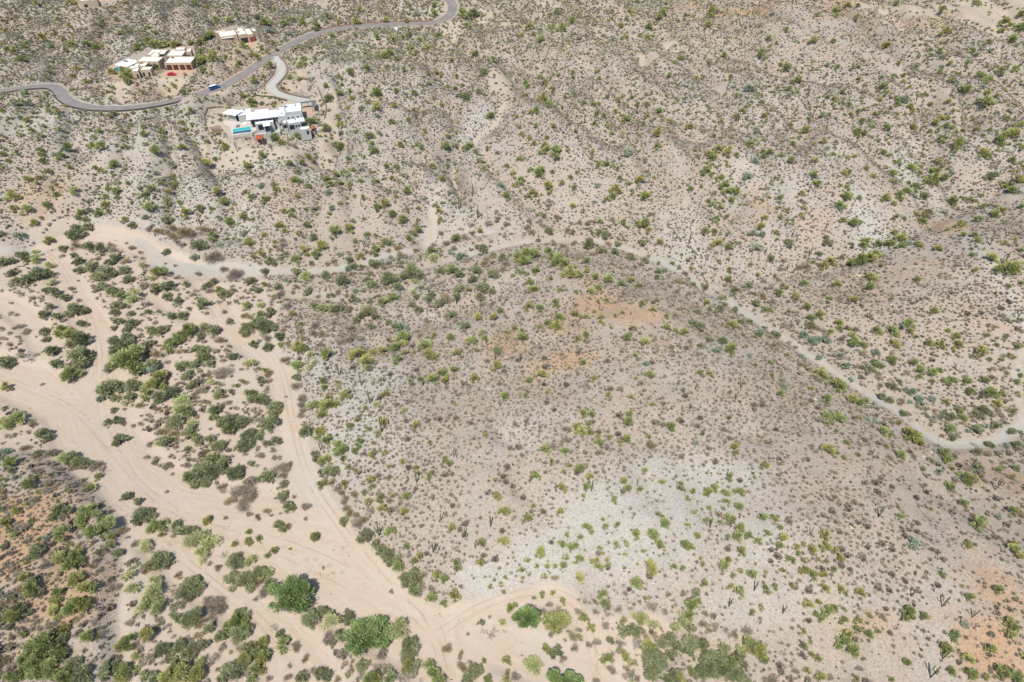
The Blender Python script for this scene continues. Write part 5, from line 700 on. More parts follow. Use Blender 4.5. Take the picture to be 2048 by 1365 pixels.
for i in [i for i in range(len(tk)) if tk[i] == 's']:
    x, y, z = px_[i], py_[i], pz_[i]; yc = y * sD + (z - CAM_H) * cD; zc = gzc[i]; h = tw[i] * zc * zc / (FPX * (cD * zc + yc * sD)); h = min(h, 7.5 if tv[i] < 900 else 5.6)
    o = link('saguaro_cactus', SM[(min(ta[i], 3), rng.randrange(4))], None, (x, y, z)); o.scale = (h * 1.1, h * 1.1, h); o.rotation_euler = (rng.uniform(-.04, .04), rng.uniform(-.04, .04), rng.uniform(0, 6.28)); o['category'] = 'cactus'; o['group'] = 'saguaros standing on the slopes'
    LAB.append((o, ('tall ' if h > 5.5 else 'short ') + AW[min(ta[i], 3)] + ' saguaro', tu[i], tv[i], tw[i]))
# ---------------------------------------------------------------- small shrubs over everything
TXk, TYk, TRk = np.array(taken_x), np.array(taken_y), np.array(taken_r)
occ = np.zeros(H.shape, bool)
for x, y, r in zip(taken_x, taken_y, taken_r):
    i0 = int(x - GX0); j0 = int(y - GY0); q = int(math.ceil(r * .8)); occ[max(j0 - q, 0):j0 + q + 1, max(i0 - q, 0):i0 + q + 1] |= (np.hypot(X1[max(j0 - q, 0):j0 + q + 1, max(i0 - q, 0):i0 + q + 1] - x, Y1[max(j0 - q, 0):j0 + q + 1, max(i0 - q, 0):i0 + q + 1] - y) < r * .8)
SP = 1.32; ax_ = np.arange(-560, 560, SP); ay_ = np.arange(20, 780, SP); AX, AY = np.meshgrid(ax_, ay_); AX = AX + (np.arange(len(ay_)) % 2)[:, None] * SP / 2
AX = (AX + rsg.uniform(-.42, .42, AX.shape) * SP).ravel(); AY = (AY + rsg.uniform(-.42, .42, AY.shape) * SP).ravel(); AZ = samp(H, 1, AX, AY)
U, Vv, ZCm = project(AX, AY, AZ); inm = (U > -260) & (U < 2308) & (Vv > -60) & (Vv < 1500)
AX, AY, AZ, U, Vv, ZCm = [a[inm] for a in (AX, AY, AZ, U, Vv, ZCm)]
sd1 = samp(SAND, 2, AX, AY); cd1 = samp(CHAN, 2, AX, AY); gd1 = samp(GREY, 2, AX, AY); op1 = samp(OPEN, 2, AX, AY); nv1 = samp(NOVEG, 1, AX, AY); wh1 = samp(WHITE, 2, AX, AY); oc1 = occ[np.clip((AY - GY0).astype(int), 0, H.shape[0] - 1), np.clip((AX - GX0).astype(int), 0, H.shape[1] - 1)]
nz = fbm(AX, AY, 22, 91, 4); nz2 = fbm(AX, AY, 7, 95, 2)
dens = np.interp(ZCm, [140, 260, 420, 520], [1.0, .97, .92, .9]) * np.clip(.82 + (nz - .5) * 2.2, .12, 1) * np.clip(.75 + (nz2 - .5) * 1.2, .2, 1) * 1.35
gl1 = samp(gull, 1, AX, AY); dens = np.where(gl1 > .35, dens * 1.5, dens); dens = np.where(sd1 < 1.0, np.where(cd1 < 1.5, .002, .26 * np.clip((nz2 - .35) * 4, .15, 1.4)), dens); dens = np.where(gd1 < .6, .01, dens)
dens *= np.clip(1.05 - op1 * 1.5, 0, 1); dens = np.where(nv1 < 1.0, 0, dens); dens = np.where(oc1, dens * .3, dens)
wb = (Vv > 1180) & (wh1 > .5) & (U < 1140); dens = np.where(wb, dens * .1, dens)
dens = np.where((wh1 > .6) & (Vv > 900), dens * .6, dens)
far = Vv < 140; keep = rsg.rand(len(AX)) < dens
AX, AY, AZ, U, Vv, ZCm, sd1, nz = [a[keep] for a in (AX, AY, AZ, U, Vv, ZCm, sd1, nz)]
SZ = np.exp(rsg.normal(-.02, .3, len(AX))) * np.interp(ZCm, [150, 480], [.97, 1.28]) * np.where(sd1 < 1, 1.35, 1.0); SZ = np.clip(SZ, .32, 2.2)
print('SHRUBS', len(AX))
def shrub_template(seed, n):
    rs = np.random.RandomState(seed); V_, F_, t_ = leaves(rs, [(0, 0, .22), (.16, .08, .2), (-.14, .1, .2), (.02, -.16, .2)], [.3, .24, .24, .24], n, .3, .2, .5, .2); V_[:, 2] = np.clip(V_[:, 2], 0, .62); return V_, F_
TN = [shrub_template(i, 34) for i in range(6)]; TF = [shrub_template(20 + i, 15) for i in range(6)]
vis = (U > 0) & (U < 2048) & (Vv > 0) & (Vv < 1365); app = np.where(vis, SZ / ZCm * FPX, 0); order = np.argsort(-app); top300 = order[:300]; restm = np.ones(len(AX), bool); restm[top300] = False
SHM = [[mesh_arrays('bursage', *shrub_template(40 + i, 110)[:2], False, {'tint': np.random.RandomState(i).rand(440) * .8 + t * .1}, [M_BURS]) for i in range(4)] for t in (0, 1)]
for n_i, i in enumerate(top300):
    t = rng.randrange(2); o = link('bursage_shrub', SHM[t][rng.randrange(4)], None, (AX[i], AY[i], AZ[i] - .04)); o.rotation_euler = (0, 0, rng.uniform(0, 6.28)); s = float(SZ[i]); o.scale = (s, s, s * .9); o['category'] = 'shrub'; o['group'] = 'small bursage shrubs dotted over the ground'
    LAB.append((o, 'low round grey-brown bursage', U[i], Vv[i], app[i]))
def fill(name, sel_fn, n, kinds, dr, label, cat, grp, seed, ur=(-150, 2200)):
    """extra scrub where the photograph shows closed brush"""
    r = np.random.RandomState(seed); u = r.uniform(*ur, n); v = 1400 * r.rand(n) ** 1.15; x, y, z = march(u, v); ok = sel_fn(x, y, u, v) & (samp(NOVEG, 1, x, y) > 1.2); ok &= occ[np.clip((y - GY0).astype(int), 0, H.shape[0] - 1), np.clip((x - GX0).astype(int), 0, H.shape[1] - 1)] == 0
    items = []
    for i in np.where(ok)[0]:
        k = kinds[r.randint(len(kinds))]; d = r.uniform(*dr); V_, F_, t_ = mesh_data(crown_for(k, int(r.rand() < .4), 0, r.randint(NVAR))[0]); items.append((V_, F_, t_, LM[(k, int(r.rand() < .4))], x[i], y[i], z[i] - .05, r.rand() * 6.28, d, d * r.uniform(.6, .9)))
    print(name, len(items))
    if items: merged(name, items, label, cat, grp)
fill('wash_brush', lambda x, y, u, v: (samp(GREY, 2, x, y) > 1.6) & (samp(GREY, 2, x, y) < 13 * (.35 + fbm(x, y, 30, 201, 3))) & (u > 480) & (samp(SAND, 2, x, y) > -30), 9000, 'dddmmi', (1.4, 3.0), 'closed grey-brown brush lining the narrow gravel wash', 'shrubs', 'brush along the gravel wash', 1)
fill('valley_brush', lambda x, y, u, v: (u > 560) & (u < 1100) & (v > 500) & (v < 650) & (samp(CHAN, 2, x, y) > 1) & (samp(GREY, 2, x, y) > 1) & (fbm(x, y, 18, 211, 3) > .45), 17000, 'ddmmi', (1.4, 3.2), 'closed brush covering the valley floor between the two wash arms', 'shrubs', 'brush on the valley floor', 2)
fill('island_brush', lambda x, y, u, v: (samp(SAND, 2, x, y) < 0) & (samp(CHAN, 2, x, y) > 1.2) & (fbm(x, y, 12, 221, 3) > .46), 15000, 'dddddmm', (.9, 2.8), 'small grey shrubs between the trees of the sandy islands', 'shrubs', 'brush on the sandy islands', 3)
fill('gully_brush', lambda x, y, u, v: (samp(gull, 1, x, y) > .36) & (v < 560), 20000, 'ppmi', (1.3, 2.6), 'small green shrubs following the gullies of the far slopes', 'shrubs', 'brush in the gullies', 4)
fill('corner_brush', lambda x, y, u, v: (u < 420) & (v > 880) & (samp(SAND, 2, x, y) > 0) & (fbm(x, y, 14, 251, 3) > .42), 9000, 'dddmpi', (1.2, 3.4), 'mixed brush on the orange hill at the lower left', 'shrubs', 'brush at the lower left', 7)
fill('plateau_brush', lambda x, y, u, v: (v < 125 - np.clip(u - 900, 0, 500) * .15) & (u < 1350) & (fbm(x, y, 40, 231, 3) > .3), 60000, 'pmiidm', (1.1, 2.5), 'dense green and grey scrub on the far plateau at upper left', 'shrubs', 'brush on the far plateau', 5)
fill('outlying_brush', lambda x, y, u, v: ((u < -8) | (u > 2056)) & (samp(CHAN, 2, x, y) > 1) & (samp(GREY, 2, x, y) > 1) & (fbm(x, y, 24, 241, 3) > .44), 9000, 'pmmdi', (1.8, 5.0), 'trees and shrubs continuing beyond the edges of the view', 'trees', 'brush beyond the view', 6, (-420, 2470))
def field(name, sel, temps, mat, label, hs=.85):
    which = rsg.randint(0, len(temps), len(AX)); Vs, Fs, Ts, b = [], [], [], 0
    for k, (tv_, tf_) in enumerate(temps):
        I = np.where(sel & (which == k))[0]
        if not len(I): continue
        r = rsg.rand(len(I)) * 6.283; c = (np.cos(r) * SZ[I])[:, None]; s = (np.sin(r) * SZ[I])[:, None]
        W_ = np.stack([tv_[None, :, 0] * c - tv_[None, :, 1] * s + AX[I, None], tv_[None, :, 0] * s + tv_[None, :, 1] * c + AY[I, None], tv_[None, :, 2] * SZ[I, None] * hs + AZ[I, None] - .03], -1).reshape(-1, 3)
        Vs.append(W_); Fs.append((tf_[None] + (np.arange(len(I)) * len(tv_))[:, None, None]).reshape(-1, 4) + b); b += len(W_); Ts.append(np.repeat(rsg.rand(len(I)), len(tv_)))
    o = link(name, mesh_arrays(name, np.concatenate(Vs), np.concatenate(Fs), False, {'tint': np.concatenate(Ts)}, [mat])); tag(o, label, 'shrubs', None, 'stuff')
yel = (rsg.rand(len(AX)) < np.where((Vv < 120) & (U > 700), .22, .006)) & restm
nearm = ZCm < 260
field('bursage_scrub', restm & ~yel & nearm, TN, M_BURS, 'thousands of small grey-brown shrubs dotted over the nearer slopes')
field('distant_bursage_scrub', restm & ~yel & ~nearm, TF, M_BURS, 'fine grey-green scrub covering the far hillsides')
if yel.any(): field('brittlebush_scrub', yel, TF, M_BURY, 'pale yellow low bushes among the far scrub')
# ---------------------------------------------------------------- buildings
M_WHT = simple('white_roof_coating', al(236, 238, 244, 1.35), .05, .6, .7); M_WHTW = simple('cream_roof_coating', al(240, 236, 228, 1.35), .06, .6, .75)
M_GWALL = simple('pale_grey_stucco', al(206, 208, 204), .06, .8, .9, .2); M_TAN = simple('tan_stucco', al(214, 194, 168), .07, .8, .9, .2); M_TAND = simple('brown_trim', al(160, 132, 108), .1, 1, .85)
M_GLASS = N('dark_glass').base((.02, .03, .045)).m; M_GLASS.node_tree.nodes['Principled BSDF'].inputs['Roughness'].default_value = .12
M_DOOR = simple('garage_door_brown', lin(84, 48, 44), .1, 2, .6); M_RED = simple('red_door', lin(136, 62, 48), .1, 2, .6); M_RUST = simple('rusted_steel', lin(158, 84, 56), .18, 1.5, .8)
M_CONC = simple('pale_concrete', al(204, 202, 194), .06, .5, .9); M_PAVE = simple('tan_pavers', al(214, 182, 156), .08, 1.2, .9); M_TERR = simple('terrace_tile', al(226, 216, 202), .05, .8, .8); M_TURF = simple('lawn_turf', lin(52, 110, 58), .15, 3, .9)
M_STEEL = simple('grey_steel', al(120, 128, 134), .06, 1, .5); M_BROWNG = simple('brown_mulch', al(166, 144, 128), .12, 2, .95); M_STONE = simple('brown_stone_wall', al(150, 134, 124), .2, 2, .9, .5)
def water(name, col):
    q = N(name).base(col); q.b.inputs['Roughness'].default_value = .08; q.bump(q.noise(1.5), .15, .05); return q.m
M_POOL = water('turquoise_pool_water', lin(48, 158, 160)); M_POOLD = water('deep_pool_water', lin(34, 78, 112)); M_POOLG = water('green_pool_water', lin(36, 104, 104))
class Site:
    def __init__(s, z, x0, y0, sc): s.z, s.x0, s.y0, s.sc = z, x0, y0, sc
    def w(s, pts_, h):
        a = np.array([float(q) for q in pts_.split()]).reshape(-1, 2); x, y = unproj(a[:, 0] / s.sc + s.x0, a[:, 1] / s.sc + s.y0, s.z + h); return list(zip(x, y))
    def rect(s, pts_, h):
        """squared-up footprint of a roof traced TL TR BR BL; returns centre, unit axes, half sizes"""
        p = [Vector(q) for q in s.w(pts_, h)]; c = (p[0] + p[1] + p[2] + p[3]) / 4; e = ((p[1] - p[0]) + (p[2] - p[3])).normalized(); f = Vector((-e.y, e.x))
        hw = (abs((p[1] - p[0]).dot(e)) + abs((p[2] - p[3]).dot(e))) / 4; hd = (abs((p[0] - p[3]).dot(f)) + abs((p[1] - p[2]).dot(f))) / 4; return c, e, f, hw, hd
def corners(c, e, f, hw, hd, d=0): return [tuple(c + e * (a * (hw + d)) + f * (b * (hd + d))) for a, b in ((-1, -1), (1, -1), (1, 1), (-1, 1))]
_eps = [0.0]
def block(S, root, q, h, hb=-2.5, wall=None, roof=None, rim=.35, wins=(), doors=(), overhang=0.0, slab=0.0, inset=0.0):
    """one wing: walls with a raised parapet rim and a recessed roof, or a thin overhanging roof slab on inset walls"""
    _eps[0] += .003; h = h + _eps[0]; c, e, f, hw, hd = S.rect(q, h); z0, z1 = S.z + hb, S.z + h; mb = MB()
    if slab:
        cw = corners(c, e, f, hw - inset, hd - inset); mb.prism(cw, z0, z1 - slab); wo_ = mb.obj('wall', wall, root)
        mr = MB(); mr.prism(corners(c, e, f, hw, hd), z1 - slab, z1); ro = mr.obj('roof', roof, root, bevel=.04); hwf, hdf = hw - inset, hd - inset
    else:
        outer = corners(c, e, f, hw, hd); inner = corners(c, e, f, hw - .28, hd - .28); v = [(x, y, z) for (x, y), z in [(p, z0) for p in outer] + [(p, z1) for p in outer] + [(p, z1) for p in inner] + [(p, z1 - rim) for p in inner]]
        fc = [(0, 1, 5, 4), (1, 2, 6, 5), (2, 3, 7, 6), (3, 0, 4, 7), (3, 2, 1, 0)] + [(4 + i, 4 + (i + 1) % 4, 8 + (i + 1) % 4, 8 + i) for i in range(4)] + [(8 + i, 8 + (i + 1) % 4, 12 + (i + 1) % 4, 12 + i) for i in range(4)]
        mb.add(v, fc); wo_ = mb.obj('wall', wall, root); mr = MB(); mr.prism(inner, z1 - rim - .12, z1 - rim + .02); ro = mr.obj('roof', roof, root); hwf, hdf = hw, hd
    def opening(nm, side, a0, a1, b0, b1, mat, frm):
        # side f: front (towards the camera), r: right, l: left; a along the face in metres fraction 0..1, b heights
        if side == 'f': o_, ax_, nn, L_ = c - e * hwf - f * hdf, e, -f, 2 * hwf
        elif side == 'r': o_, ax_, nn, L_ = c + e * hwf - f * hdf, f, e, 2 * hdf
        else: o_, ax_, nn, L_ = c - e * hwf + f * hdf, -f, -e, 2 * hdf
        p0, p1 = o_ + ax_ * (a0 * L_), o_ + ax_ * (a1 * L_); m_ = MB(); P4 = [p0 - nn * .1, p1 - nn * .1, p1 + nn * .03, p0 + nn * .03]
        if (P4[1] - P4[0]).cross(P4[2] - P4[1]) < 0: P4 = P4[::-1]
        m_.prism([tuple(p) for p in P4], S.z + b0, S.z + b1); w_ = m_.obj(nm, mat, root); m2 = MB()
        for (u0, u1, t0, t1) in ((a0 - .12 / L_, a0, b0 - .1, b1 + .1), (a1, a1 + .12 / L_, b0 - .1, b1 + .1), (a0, a1, b1, b1 + .1), (a0, a1, b0 - .1, b0)):
            r0, r1 = o_ + ax_ * (u0 * L_), o_ + ax_ * (u1 * L_); P4 = [r0 - nn * .1, r1 - nn * .1, r1 + nn * .08, r0 + nn * .08]
            if (P4[1] - P4[0]).cross(P4[2] - P4[1]) < 0: P4 = P4[::-1]
            m2.prism([tuple(p) for p in P4], S.z + t0, S.z + t1)
        m2.obj('frame', frm, w_)
    for w_ in wins: opening('window', *w_, M_GLASS, M_STEEL)
    for w_ in doors: opening('garage_door' if w_[4] - w_[3] < 3.2 and w_[5] is not M_GLASS else 'glass_door', *w_, M_TAND)
    return c, e, f, hw, hd
def slab_poly(S, name, q, h, th, mat, root=None, z=None):
    p = S.w(q, h); a = sum(p[i][0] * p[(i + 1) % len(p)][1] - p[(i + 1) % len(p)][0] * p[i][1] for i in range(len(p)))
    if a < 0: p = p[::-1]
    mb = MB(); mb.prism(p, S.z + h - th, S.z + h); return mb.obj(name, mat, root)
def acbox(S, root, u, v, h, s=1.2):
    (x, y), = S.w(f'{u} {v}', h); mb = MB(); mb.box(x - s * .6, y - s * .4, S.z + h - .3, x + s * .6, y + s * .4, S.z + h + .55); mb.tube([(x, y, S.z + h + .5), (x, y, S.z + h + .65)], s * .28, 10); mb.obj('rooftop_unit', M_STEEL, root)
# --- the grey modern house with the turquoise pool
S = Site(ZC, 420, 180, 8.192)
(hx, hy), = S.w('900 420', 0); root = tag(link('modern_house', None), 'sprawling flat-roofed grey modern house beside a long turquoise pool', 'house')
block(S, root, '215 372 330 303 525 352 405 430', 4.2, wall=M_GWALL, roof=M_WHT, slab=.3, inset=1.6, wins=[('f', .08, .9, .4, 3.2), ('r', .1, .9, .4, 3.2)])
block(S, root, '440 325 672 290 688 395 460 425', 3.7, wall=M_GWALL, roof=M_WHT)
block(S, root, '585 382 1112 322 1140 430 603 490', 5.0, wall=M_GWALL, roof=M_WHT, slab=.35, inset=1.5, wins=[('f', .05, .32, .3, 3.6), ('f', .36, .6, .3, 3.6), ('f', .64, .92, .3, 3.6)])
block(S, root, '715 325 960 298 968 340 722 365', 3.9, wall=M_GWALL, roof=M_WHT)
block(S, root, '725 497 1022 452 1045 522 738 562', 3.3, hb=-5, wall=M_GWALL, roof=M_WHT, wins=[('f', .14, .4, .1, 2.6)])
block(S, root, '860 542 980 527 988 578 864 602', 3.1, hb=-5, wall=M_GWALL, roof=M_WHT, slab=.28, inset=.5, wins=[('f', .1, .92, .1, 2.6)])
block(S, root, '1070 292 1214 272 1238 425 1128 440', 5.0, wall=M_GWALL, roof=M_WHT)
block(S, root, '1212 237 1474 208 1510 340 1236 374', 6.3, wall=M_GWALL, roof=M_WHT, wins=[('r', .15, .8, 3.6, 5.3)])
block(S, root, '1215 384 1500 350 1462 400 1220 434', 4.9, wall=M_GWALL, roof=M_WHT, wins=[('f', .16, .26, 3.0, 4.0), ('f', .45, .55, 3.0, 4.0), ('f', .74, .84, 3.0, 4.0), ('r', .1, .9, 1.6, 4.2)])
block(S, root, '1105 452 1163 447 1166 500 1110 508', 3.4, hb=-5.5, wall=M_GWALL, roof=M_WHT, wins=[('f', .3, .75, 1.0, 2.0)])
block(S, root, '1182 496 1246 490 1250 535 1188 545', 2.9, hb=-5.5, wall=M_GWALL, roof=M_WHT, wins=[('f', .1, .85, .3, 1.9)])
block(S, root, '1256 492 1530 432 1556 512 1262 552', 3.3, hb=-5.5, wall=M_GWALL, roof=M_WHT, wins=[('f', .06, .32, .2, 2.3), ('f', .4, .48, .9, 1.9), ('f', .56, .64, .9, 1.9), ('f', .74, .98, .2, 2.6)])
block(S, root, '1466 612 1622 582 1634 632 1472 655', 1.2, hb=-4.5, wall=M_GWALL, roof=M_WHTW, wins=[('f', .6, .8, -1.6, .2)])
slab_poly(S, 'terrace', '215 500 470 520 655 500 680 570 770 575 775 660 672 705 355 745 335 610 230 560', .12, 3.6, M_TERR, root)
slab_poly(S, 'lower_terrace', '672 655 870 625 1060 620 1160 590 1150 690 1010 712 690 740', -1.4, 4.6, M_GWALL, root)
slab_poly(S, 'retaining_wall', '1270 640 1470 640 1640 650 1790 625 1795 655 1640 690 1480 700 1270 690', -2.0, 4.2, M_GWALL, root)
slab_poly(S, 'patio', '1540 290 1765 275 1785 345 1740 385 1545 425', .05, 1.2, M_PAVE, root)
slab_poly(S, 'breezeway_canopy', '1478 200 1725 168 1728 186 1482 220', 3.2, .25, M_STEEL, root); slab_poly(S, 'carport_roof', '1662 182 1732 176 1742 272 1672 282', 3.0, .25, M_STEEL, root)
for q in ('1500 215', '1600 200', '1670 270', '1735 265', '1725 180'):
    (x, y), = S.w(q, 3.0); mb = MB(); mb.box(x - .1, y - .1, S.z - 1, x + .1, y + .1, S.z + 2.74); mb.obj('post', M_STEEL, root)
for q in ((1245, 285, 6.0, 1.0), (330, 312, 4.2, .9), (1400, 260, 6.0, .6), (1120, 330, 4.7, .7), (1180, 400, 4.7, .5), (560, 340, 3.4, .6), (1400, 500, 3.0, .5), (860, 500, 3.0, .5)): acbox(S, root, *q)
pool = tag(link('swimming_pool', None), 'long narrow turquoise swimming pool on the terrace of the grey modern house', 'pool')
slab_poly(S, 'rim', '360 632 668 582 690 700 366 748', .2, 1.5, M_TERR, pool); slab_poly(S, 'water', '372 646 660 598 668 648 376 688', .24, .3, M_POOL, pool); slab_poly(S, 'spill_basin', '376 694 672 652 676 686 380 724', .235, .3, M_POOLD, pool)
for j, (u, v) in enumerate(((440, 606), (470, 602), (560, 568), (585, 566))):
    (x, y), = S.w(f'{u} {v}', .2); mb = MB(); mb.box(x - .35, y - .9, S.z + .32, x + .35, y + .5, S.z + .42); mb.add([(x - .35, y + .5, S.z + .34), (x + .35, y + .5, S.z + .34), (x + .35, y + 1.0, S.z + .8), (x - .35, y + 1.0, S.z + .8), (x - .35, y + .5, S.z + .44), (x + .35, y + .5, S.z + .44), (x + .35, y + 1.0, S.z + .9), (x - .35, y + 1.0, S.z + .9)], [(3, 2, 1, 0), (4, 5, 6, 7), (0, 1, 5, 4), (1, 2, 6, 5), (2, 3, 7, 6), (3, 0, 4, 7)])
    for a, b in ((-.3, -.8), (.3, -.8), (-.3, .4), (.3, .4)): mb.box(x + a - .03, y + b - .03, S.z + .12, x + a + .03, y + b + .03, S.z + .32)
    tag(mb.obj('sun_lounger', M_WHT if j > 1 else M_STEEL), ('white' if j > 1 else 'grey') + ' sun lounger on the pool terrace, ' + ('left' if j % 2 == 0 else 'right') + ' of its pair', 'lounger', 'sun loungers by the turquoise pool')
for nm, q, lab in (('steel_pavilion', '735 733 860 727 880 808 752 818', 'rust-orange flat roofed steel pavilion below the pool terrace'), ('steel_shelter', '1650 592 1718 586 1724 634 1656 642', 'small rust-orange steel shelter at the right end of the grey modern house')):
    r_ = tag(link(nm, None), lab, 'pavilion'); h = -1.0 if '735' in q else -.2; c, e, f, hw, hd = S.rect(q, h); hw *= .9; hd *= .8; m_ = MB(); m_.prism(corners(c, e, f, hw, hd), S.z + h - .25, S.z + h); m_.obj('roof', M_RUST, r_, bevel=.03); m_ = MB()
    m_.prism(corners(c, e, f, hw - .25, .12), S.z + h - 3.0, S.z + h - .25); m_.prism(corners(c + e * (hw - .35), e, f, .12, hd - .3), S.z + h - 3.0, S.z + h - .252); m_.obj('wall', M_STONE, r_)
    for a, b in ((-1, -1), (1, -1), (-1, 1)): m_ = MB(); p = c + e * a * (hw - .2) + f * b * (hd - .2); m_.box(p.x - .1, p.y - .1, S.z + h - 3.2, p.x + .1, p.y + .1, S.z + h - .251); m_.obj('post', M_RUST, r_)
    
# --- the tan compound with white roofs
S = Site(ZA, 200, 40, 8.533)
root = tag(link('tan_compound_house', None), 'large tan stucco house with many white flat roofs and four garage doors above the road', 'house')
gd = lambda a, b: ('f', a, b, .05, 2.75, M_DOOR)
block(S, root, '1140 632 1608 620 1578 735 1142 728', 4.0, wall=M_TAN, roof=M_WHTW, doors=[gd(.06, .24), gd(.3, .48), gd(.55, .73), gd(.79, .97)])
block(S, root, '1182 506 1452 500 1440 606 1152 610', 4.6, wall=M_TAN, roof=M_WHTW); block(S, root, '1282 466 1456 462 1450 506 1276 508', 5.2, wall=M_TAN, roof=M_WHTW)
block(S, root, '1455 492 1562 478 1552 542 1450 546', 4.4, wall=M_TAN, roof=M_WHTW, wins=[('f', .2, .7, .5, 2.4)]); block(S, root, '848 507 1140 502 1122 598 810 594', 4.2, wall=M_TAN, roof=M_WHTW)
block(S, root, '1018 527 1130 525 1118 578 1002 580', 5.0, wall=M_TAN, roof=M_WHTW, wins=[('f', .1, .9, 3.8, 4.6)]); block(S, root, '882 552 1008 550 1056 626 862 630', 4.5, wall=M_TAN, roof=M_WHTW)
block(S, root, '682 622 1045 632 1030 714 652 704', 5.0, wall=M_TAN, roof=M_WHTW, wins=[('f', .5, .95, .4, 3.2)]); block(S, root, '275 748 510 655 640 712 432 822', 4.4, wall=M_TAN, roof=M_WHTW, slab=.3, inset=1.4, wins=[('f', .06, .94, .3, 3.0)])
block(S, root, '482 782 640 702 690 786 532 868', 4.0, wall=M_TAN, roof=M_WHTW); block(S, root, '556 818 680 800 642 876 536 878', 4.15, wall=M_TAN, roof=M_WHTW, wins=[('f', .6, .8, .2, 2.4)])
block(S, root, '702 802 886 796 872 848 682 852', 3.8, wall=M_TAN, roof=M_WHTW, wins=[('f', .2, .35, .4, 2.3), ('f', .7, .85, .4, 2.3)]); block(S, root, '682 726 810 724 798 786 656 784', 4.4, wall=M_TAN, roof=M_WHTW)
for q in ((1155, 655, 3.8), (1240, 655, 3.8), (430, 712, 4.4), (455, 718, 4.4), (715, 750, 4.1), (560, 780, 3.8)): acbox(S, root, q[0], q[1], q[2], 1.1)
slab_poly(S, 'garage_court', '1150 800 1575 800 1650 880 1560 955 1110 975 1080 900', .06, .6, M_PAVE, root); slab_poly(S, 'side_lawn', '1620 560 1720 575 1800 600 1640 640 1610 620', .05, .4, M_TURF, root); slab_poly(S, 'patio', '120 830 300 740 420 830 560 900 700 960 420 1045 160 985', .04, .5, M_PAVE, root)
def lowwall(S, name, q, h, th, mat, lab=None, cat='wall', root=None):
    p = S.w(q, 0); mb = MB()
    for a, b in zip(p[:-1], p[1:]):
        a, b = Vector(a), Vector(b); d = (b - a).normalized(); n_ = Vector((-d.y, d.x)) * th; za = float(samp(H, 1, a.x, a.y)); zb = float(samp(H, 1, b.x, b.y)); a2, b2 = a - d * th * .5, b + d * th * .5
        v = [(a2 - n_), (b2 - n_), (b2 + n_), (a2 + n_)]; zz = [za, zb, zb, za]; mb.add([(q_.x, q_.y, z - 1) for q_, z in zip(v, zz)] + [(q_.x, q_.y, z + h) for q_, z in zip(v, zz)], [(3, 2, 1, 0), (4, 5, 6, 7), (0, 1, 5, 4), (1, 2, 6, 5), (2, 3, 7, 6), (3, 0, 4, 7)])
    o = mb.obj(name, mat, root)
    if lab: tag(o, lab, cat)
    return o
lowwall(S, 'courtyard_wall', '105 885 165 990 300 1000 405 1048', 1.6, .15, M_TAN, 'low tan courtyard wall round the left patio of the white-roofed compound'); lowwall(S, 'garden_wall', '890 955 990 925 1085 895', 1.6, .15, M_TAN, 'straight tan garden wall between the compound and its garage court')
pg = tag(link('garden_pool', None), 'dark green water pool behind trees at the left of the white-roofed compound', 'pool'); slab_poly(S, 'rim', '195 838 302 790 345 880 240 905', .1, .5, M_TERR, pg); slab_poly(S, 'water', '210 838 300 802 332 872 246 896', .14, .3, M_POOLG, pg)
# --- the small tan house
S = Site(ZB, 400, 30, 12.8)
root = tag(link('small_tan_house', None), 'small tan house with white roofs and one red garage door behind the road', 'house')
block(S, root, '376 422 642 376 655 410 410 462', 3.7, wall=M_TAN, roof=M_WHTW); block(S, root, '425 452 850 380 955 500 545 562', 4.3, wall=M_TAN, roof=M_WHTW); block(S, root, '872 352 1082 312 1175 485 985 512', 5.0, wall=M_TAN, roof=M_WHTW, doors=[('f', .12, .95, .1, 2.9, M_GLASS)])
block(S, root, '1122 362 1260 334 1358 488 1192 508', 4.4, wall=M_TAN, roof=M_WHTW, doors=[('f', .3, .92, .05, 2.8, M_RED)]); block(S, root, '1292 352 1380 332 1440 402 1352 428', 3.7, wall=M_TAN, roof=M_WHTW)
block(S, root, '512 548 835 512 852 562 545 610', 3.5, wall=M_TAN, roof=M_WHTW, slab=.3, inset=.8, wins=[('f', .05, .95, .1, 2.8)])
for q in ((932, 384, 4.9), (980, 450, 4.9), (1140, 410, 4.2)): acbox(S, root, *q, .8)
slab_poly(S, 'driveway', '1190 660 1420 630 1480 800 1230 850', .05, .5, M_PAVE, root)
# --- the house cut by the top edge
S = Site(ZD, 0, 0, 4.876)
root = tag(link('hilltop_house', None), 'tan house with white roof cut off by the top edge at upper left', 'house')
block(S, root, '758 -42 880 -50 905 0 820 8', 4.2, wall=M_TAN, roof=M_WHTW, wins=[('f', .3, .6, .3, 2.0)]); block(S, root, '820 -30 925 -44 938 -2 832 18', 3.9, wall=M_TAN, roof=M_WHTW); block(S, root, '700 -90 900 -110 920 -60 740 -40', 4.6, wall=M_TAN, roof=M_WHTW)
slab_poly(S, 'driveway', '930 20 960 -60 1090 -60 1080 10', .04, .4, M_PAVE, root)
